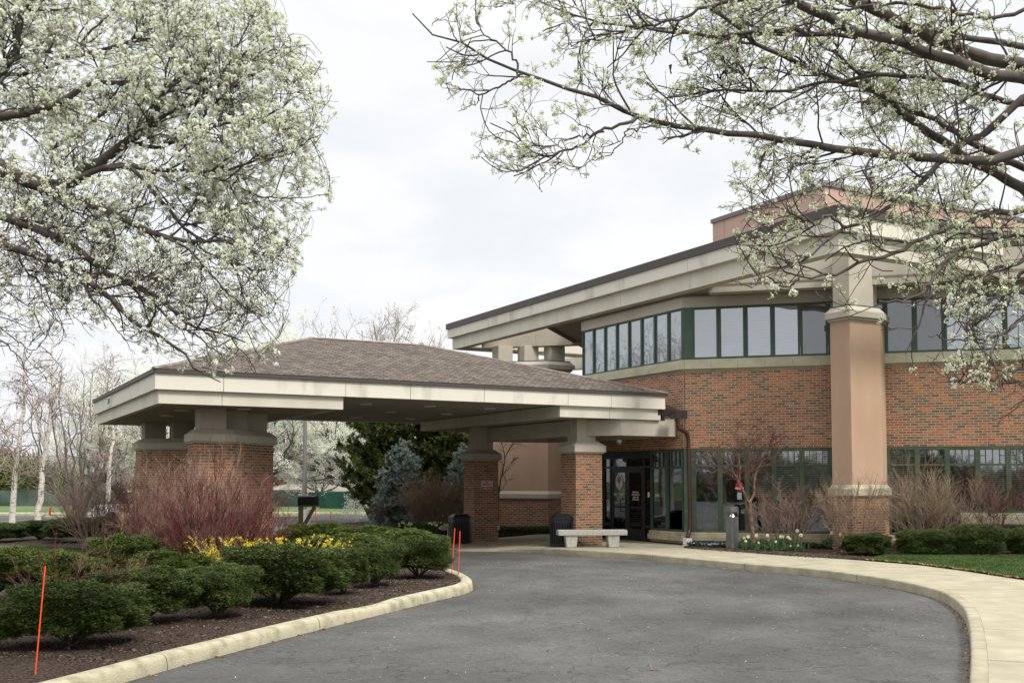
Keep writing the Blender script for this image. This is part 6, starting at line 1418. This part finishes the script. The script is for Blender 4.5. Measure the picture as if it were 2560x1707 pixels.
def far_house(x0, x1, Y, zb, zw, zr, dep, label):
    r = empty('low_building', ((x0+x1)/2, Y, zb), label, 'building', 'low buildings beyond the fence')
    m = MB(); m.prism([(x0, Y), (x1, Y), (x1, Y+dep), (x0, Y+dep)], zb-1, zw); m.build('wall', M('grey_brown_wall', (.12, .105, .09), .9, c2=(.15, .13, .11), sc=.5), r)
    m = MB(); ov = .6; a, b, c_, d_ = (x0-ov, Y-ov, zw-.05), (x1+ov, Y-ov, zw-.05), (x1+ov, Y+dep+ov, zw-.05), (x0-ov, Y+dep+ov, zw-.05); e, f = (x0+dep*.3, Y+dep/2, zr), (x1-dep*.3, Y+dep/2, zr)
    m.face([a, b, f, e]); m.face([b, c_, f]); m.face([c_, d_, e, f]); m.face([d_, a, e]); m.face([d_, c_, b, a]); m.build('roof', TANR, r)
    k = x0+2
    while k < x1-2: m = MB(); m.prism([(k, Y-.05), (k+1.4, Y-.05), (k+1.4, Y+.05), (k, Y+.05)], zb+1.0, zb+2.3 if zw > zb+2.6 else zw-.2); m.build('window', BLACKF, r); k += 4
far_house(-22, -13.2, 86, -.6, .75, 1.45, 9, 'low tan-roofed building behind the screened fence under the canopy')
far_house(-52, -33.5, 84, 0, 2.3, 3.7, 12, 'low grey building with a brown roof behind the birches')
# parked car behind the twigs (only glimpses show)
def car(c, rz):
    r = empty('parked_car', c, 'white parked car glimpsed through the brown twiggy shrubs left of the brick piers', 'car', rz=rz); W_ = .88; CP = M('white_car_paint', (.72, .72, .73), .25, spec=.5); GLC = M('car_glass', (.02, .025, .03), .08, spec=.6)
    def ext(prof, w0, w1, name, mt, par):
        mb = MB(); a = [(x, -w1 if z > .9 else -w0, z) for x, z in prof]; b = [(x, w1 if z > .9 else w0, z) for x, z in prof]
        mb.face(a); mb.face(b[::-1])
        for i in range(len(prof)): j = (i+1) % len(prof); mb.face([a[i], b[i], b[j], a[j]])
        o = mb.build(name, mt, None, bevel=.03); o.parent = par; return o
    ext([(-2.2, .3), (2.2, .3), (2.28, .6), (2.2, .82), (1.1, .93), (-1.5, .96), (-2.2, .9), (-2.27, .6)], W_, W_, 'body', CP, r)
    ext([(1.1, .92), (.35, 1.40), (-1.0, 1.44), (-1.75, .94)], W_, .66, 'cabin', GLC, r); ext([(.33, 1.395), (.2, 1.46), (-.9, 1.48), (-1.0, 1.43)], W_, .67, 'roof', CP, r)
    for x in (-1.4, 1.4):
        for y in (-.84, .84):
            P = np.array([[x, y-.1, .32], [x, y+.1, .32]])[None]; nm = NM(); v, f = tubes(P, np.full((1, 2), .32), 18); nm.add(v, f); nm.add(np.vstack([v, [[x, y-.1, .32], [x, y+.1, .32]]]), np.array([[i, (i+1) % 18, 36] for i in range(18)]+[[18+i, 18+(i+1) % 18, 37] for i in range(18)])); o = nm.build('wheel', BLACK, None, smooth=False); o.parent = r
car((bgx(385, 44)[0], 44, ROADZ), .12)

# ---------------------------------------------------------------- flowers, ground cover, litter
def daffodil_mesh(seed):
    g = rng(seed); nm = NM()
    for k in range(12):
        a = g.uniform(0, 6.28); d = norm(np.array([math.cos(a)*.25, math.sin(a)*.25, 1])); c = np.array([math.cos(a)*.02, math.sin(a)*.02, 0]); nm.add(quad_leaf(c, d, np.array([-math.sin(a), math.cos(a), 0.]), g.uniform(.18, .30), .016), [[0, 1, 2, 3]])
    o = nm.build('leaves', BLADE, None); me = o.data; bpy.data.objects.remove(o)
    nm = NM(); h = .30; nm.add(*tubes(np.linspace((0, 0, 0), (.03, -.01, h), 4)[None], np.full((1, 4), .004), 4), 2); c = np.array([.03, -.03, h]); f_ = norm(np.array([g.normal(0, .4), -1, .1])); x = norm(np.cross(f_, [0, 0, 1])); y = np.cross(x, f_)
    for k in range(6):
        a = k*math.pi/3; e = math.cos(a)*x+math.sin(a)*y; w = np.cross(f_, e)*.017; nm.add([c, c+e*.026-w, c+e*.048, c+e*.026+w], [[0, 1, 2, 3]], 0)
    P = np.array([c, c+f_*.022])[None]; nm.add(*tubes(P, np.array([[.010, .016]]), 8), 1); o = nm.build('flower', [DAFW, DAFY, BLADE], None); mf = o.data; bpy.data.objects.remove(o); return me, mf
DV = [daffodil_mesh(s) for s in (1, 2, 3)]
def daffodil(loc, s, label, g, flower=True, k=0):
    r = empty('daffodil', loc, label, 'flower', 'white and yellow daffodils by the entrance walk', rz=RND.uniform(-.5, .5)); me, mf = DV[k % 3]
    o = bpy.data.objects.new('leaves', me); COL.objects.link(o); o.parent = r; o.scale = (s, s, s)
    if flower: o = bpy.data.objects.new('flower', mf); COL.objects.link(o); o.parent = r; o.scale = (s, s, s)
fl = [(1857, 1344, 'leftmost daffodil right of the bollard light'), (1866, 1341, 'highest daffodil of the trio right of the bollard light'), (1861, 1352, 'lowest daffodil of the trio right of the bollard light'), (1886, 1338, 'daffodil just right of the copper maple trunk'), (1894, 1356, 'low daffodil right of the copper maple trunk'), (1914, 1338, 'daffodil standing third right of the maple trunk, high'), (1919, 1349, 'small closed daffodil in the middle of the row'), (1937, 1353, 'daffodil in the middle of the row facing the walk'), (1947, 1341, 'daffodil left of the close pair in the row'), (1953, 1341, 'daffodil right of the close pair in the row'), (1966, 1342, 'daffodil left of the viburnum stems'), (1973, 1346, 'daffodil touching its left neighbour by the viburnum stems'), (1974, 1364, 'low front daffodil before the viburnum stems'), (1993, 1363, 'low front daffodil right of the viburnum stems'), (1998, 1337, 'tall daffodil right of the viburnum stems'), (1988, 1326, 'highest daffodil among the viburnum stems'), (2076, 1331, 'lone daffodil left of the tan pier foot'), (2098, 1335, 'lone daffodil just before the tan pier foot')]
for i, (x, y, lb_) in enumerate(fl):
    Y = 26.6 if y < 1350 else 26.0; p = at(x, y, Y); s = min(max((p.z-.01)/.30, .75), 1.35); daffodil((p.x, Y, p.z-.27*s), s*.9, lb_, None, k=i)
def tuft(name, label, n, region, mat, L, Wd, seed, per=9, z=0, kind='stuff', cat='ground cover', flowers=None):
    g = rng(seed); nm = NM(); pts = []
    while len(pts) < n:
        p = region(g)
        if p is not None: pts.append(p)
    pos = np.array(pts); tms = [sprig_tmpl(g, per, L, Wd, .6) for _ in range(3)]; gi = g.integers(0, 3, n)
    for t in range(3): s_ = gi == t; instance(nm, tms[t], pos[s_], rots(s_.sum(), g, np.tile([0, 0, 1.], (s_.sum(), 1)), .35), g.uniform(.6, 1.2, s_.sum()), 0)
    o = nm.build(name, mat, None, smooth=False); tag(o, label, cat, kind=kind); return o
def reg_line(pts, w, z0=.02):
    pp = [gr(*p) for p in pts]
    def f(g):
        k = g.integers(0, len(pp)-1); t = g.random(); p = pp[k].lerp(pp[k+1], t); return (p.x+g.normal(0, w*.4), p.y+g.normal(0, w), z0)
    return f
tuft('daffodil_foliage', 'upright blue-green leaves massed among the daffodils beside the walk', 420, reg_line([(1862, 1372), (1900, 1373), (1940, 1374), (1990, 1375)], .3, .06), BLADE, .17, .014, 201)
tuft('daffodil_foliage', 'small clump of upright leaves just left of the tan pier foot', 90, reg_line([(2070, 1371), (2090, 1372)], .12, .08), BLADE, .17, .014, 202)
tuft('periwinkle', 'low leafy periwinkle patch with lilac flowers left of the bollard light', 1500, reg_line([(1735, 1364), (1780, 1365), (1815, 1367)], .25, .05), PERI, .06, .035, 203)
tuft('periwinkle', 'low leafy strip behind the daffodils under the stone window base', 1500, reg_line([(1850, 1367), (1950, 1366), (2060, 1368)], .22, .05), PERI, .06, .035, 204)
def lilac_flowers():
    g = rng(205); R = reg_line([(1735, 1368), (1810, 1370)], .22, .11); nm = NM(); pos = np.array([R(g) for _ in range(34)]); v = []; f = []
    for k in range(5): a = k*1.2566; v.append(np.array([[0, 0, 0], [math.cos(a-.4)*.02, math.sin(a-.4)*.02, .005], [math.cos(a)*.026, math.sin(a)*.026, .005], [math.cos(a+.4)*.02, math.sin(a+.4)*.02, .005]])); f.append(np.array([[0, 1, 2, 3]])+4*k)
    instance(nm, [(np.vstack(v), np.vstack(f), 0)], pos, rots(34, g, np.tile([0, -.6, .7], (34, 1)), .4), np.ones(34), 0); o = nm.build('periwinkle_flowers', LILAC, None); tag(o, 'tiny lilac flowers scattered on the periwinkle left of the bollard', 'flowers', kind='stuff')
lilac_flowers()
tuft('ivy_bed', 'low green ground cover in front of the far tan pier', 1900, lambda g: (g.uniform(-.9, 2.6), g.uniform(35.2, 36.6), .06), PERI, .09, .05, 206)
tuft('daffodil_bed', 'blue-green daffodil leaves massed left of the rear bench', 500, lambda g: (g.uniform(-3.4, -2.0), g.uniform(34.9, 35.6), .10), BLADE, .20, .018, 207)
def daf_far():
    g = rng(208); n = 46; pos = np.stack([g.uniform(-3.8, -2.0, n), g.uniform(34.6, 35.3, n), g.uniform(.18, .38, n)], 1); v = []; f = []
    for k in range(6): a = k*1.047; v.append(np.array([[0, 0, 0], [math.cos(a-.4)*.03, math.sin(a-.4)*.03, .0], [math.cos(a)*.05, math.sin(a)*.05, .0], [math.cos(a+.4)*.03, math.sin(a+.4)*.03, .0]])); f.append(np.array([[0, 1, 2, 3]])+4*k)
    nm = NM(); instance(nm, [(np.vstack(v), np.vstack(f), 0)], pos, rots(n, g, np.tile([0, -1., .1], (n, 1)), .4), np.ones(n), 0); o = nm.build('daffodil_flowers', M('pale_yellow_petal', (.80, .80, .42), .6), None); tag(o, 'pale yellow daffodil heads massed left of the rear bench', 'flowers', kind='stuff')
daf_far()
# grass blades on the near lawns
def blades(name, label, poly, n, seed, h=.06, z=.03):
    g = rng(seed); P = np.array(poly)[:, :2]; x0, y0 = P.min(0); x1, y1 = P.max(0); x0 = max(x0, -13); x1 = min(x1, 13.5); y0 = max(y0, 12); pts = []
    while len(pts) < n:
        x, y = g.uniform(x0, x1), g.uniform(y0, y1)
        if inside(poly, x, y): pts.append((x, y, z))
    pos = np.array(pts); nm = NM(); tm = []
    v = []; f = []
    for k in range(5): a = g.uniform(0, 6.28); d = norm(np.array([math.cos(a)*.45, math.sin(a)*.45, 1])); v.append(quad_leaf(np.array([g.normal(0, .015), g.normal(0, .015), -.01]), d, np.array([-math.sin(a), math.cos(a), 0.]), h*g.uniform(.6, 1.1), .006)); f.append(np.array([[0, 1, 2, 3]])+4*k)
    instance(nm, [(np.vstack(v), np.vstack(f), 0)], pos, rots(n, g, np.tile([0, 0, 1.], (n, 1)), .2), g.uniform(.6, 1.3, n), 0); o = nm.build(name, GRASSB, None, smooth=False); tag(o, label, 'grass', kind='stuff')
blades('grass', 'green grass blades on the lawn beside the right-hand walk', LAWN_R, 26000, 211)
blades('grass', 'green grass blades on the small lawn behind the left shrubs', LAWN_L, 14000, 212, z=.01)
# mulch chips
def chips(label, fn, n, seed, mat=CHIP, s=.02, name='mulch_chips', cat='mulch'):
    g = rng(seed); pos = np.array([fn(g) for _ in range(n)]); v = np.array([[-1, -.4, 0], [1, -.35, .1], [.9, .4, 0], [-.9, .35, .15], [0, 0, .35]])*s; f = np.array([[0, 1, 4], [1, 2, 4], [2, 3, 4], [3, 0, 4]])
    nm = NM(); instance(nm, [(v, f, 0)], pos, rots(n, g, np.tile([0, 0, 1.], (n, 1)), .5), g.uniform(.4, 1.4, n), 0); o = nm.build(name, mat, None, smooth=False); tag(o, label, cat, kind='stuff')
def near_bed(g):
    k = g.integers(8, 74); p = ii[k]; nrm = np.array([-Ti[k][1], Ti[k][0]]); d = g.uniform(.0, 2.2)**1.1; q_ = p+nrm*d+g.normal(0, .08, 2); return (q_[0], q_[1], zbed(*q_)+.008)
chips('loose shredded mulch chips in the island bed along the kerb', near_bed, 26000, 221, s=.016)
chips('loose shredded mulch chips in the bed between walk and office', lambda g: (lambda p: (p[0], p[1], .02))(reg_line([(1740, 1370), (1900, 1380), (2050, 1390), (2200, 1386), (2400, 1384), (2560, 1388)], .35)(g)), 9000, 222, s=.018)
def kerb_litter(g):
    k = g.integers(0, 78); p = ko[k][:2]; nrm = np.array([-T_[k][1], T_[k][0]]); q_ = p+nrm*abs(g.normal(0, .045))+T_[k]*g.uniform(-.2, .2); return (q_[0], q_[1], ROADZ+.006)
chips('dry leaf crumbs gathered along the foot of the right kerb', kerb_litter, 900, 223, mat=DRYL, s=.014, name='leaf_litter', cat='leaf litter')
def kerb_litter2(g):
    k = g.integers(6, 80); p = isl[k][:2]; nrm = np.array([Ti[k][1], -Ti[k][0]]); q_ = p+nrm*abs(g.normal(0, .05)); return (q_[0], q_[1], ROADZ+.006)
chips('dry leaf crumbs gathered along the foot of the island kerb', kerb_litter2, 1500, 224, mat=DRYL, s=.012, name='leaf_litter', cat='leaf litter')
def lawn_edge(g):
    pp = [gr(*q) for q in [(2165, 1400), (2300, 1411), (2400, 1424), (2560, 1448)]]; k = g.integers(0, 3); p = pp[k].lerp(pp[k+1], g.random()); return (p.x+g.normal(0, .06), p.y+g.normal(.05, .08), .03)
chips('dry leaves along the edge between the right lawn and the walk', lawn_edge, 700, 225, mat=DRYL, s=.022, name='leaf_litter', cat='leaf litter')
chips('scattered tiny petals and leaf bits lying on the asphalt', lambda g: (g.uniform(-3, 6), g.uniform(9.5, 26), ROADZ+.005), 900, 226, mat=M('fallen_bits', (.30, .26, .20), .8, c2=(.5, .48, .42), sc=9), s=.008, name='road_debris', cat='debris')
# fallen twig
tw = gr(1630, 1676, ROADZ); nm = NM()
P = np.array([resample([(tw.x-.02, tw.y+.0, ROADZ+.01), (tw.x+.05, tw.y-.01, ROADZ+.015), (tw.x+.13, tw.y-.01, ROADZ+.01)], 6), resample([(tw.x+.0, tw.y, ROADZ+.01), (tw.x+.01, tw.y+.2, ROADZ+.03), (tw.x+.03, tw.y+.40, ROADZ+.01)], 6), resample([(tw.x-.02, tw.y, ROADZ+.01), (tw.x-.05, tw.y+.04, ROADZ+.03), (tw.x-.05, tw.y+.07, ROADZ+.02)], 6)])
nm.add(*tubes(P, np.tile(np.linspace(.006, .003, 6), (3, 1)), 5)); o = nm.build('fallen_twig', TWIGB, None); tag(o, 'small forked brown twig lying on the asphalt at the bottom middle', 'twig')
thicket('reflection_hedge', 'unseen dark hedge added behind the viewpoint to darken window reflections', -60, 60, -48, -38, 4.5, [TH2, TH1], 9000, 104, s=1.3, zb=-.3)  # added out of view so the lower panes mirror a dark mass
for i, (x, y) in enumerate(((-40, 50), (-47, 58), (-38, 44), (-52, 52))):
    tree('bare_tree', 'tall bare tree far out beyond the left frame edge', (x, y, -.2), 14.5, .28, 4.0, 14, 9, (BARKG, TWIGM), 320+i, 90, 420, 1300, 3.2, 1.8, 1.0, group='trees beyond the left edge')
# trees behind the viewpoint, seen only as reflections in the windows
for i, (x, y) in enumerate(((-14, -22), (-3, -28), (9, -24), (22, -20), (34, -8))):
    tree('bare_tree', 'bare street tree across the drive behind the viewpoint', (x, y, -.2), 8.5, .25, 2.2, 12, 8, (BARKG, TWIGM), 300+i, 60, 260, 700, 2.5, 1.4, .8, group='trees behind the viewpoint')
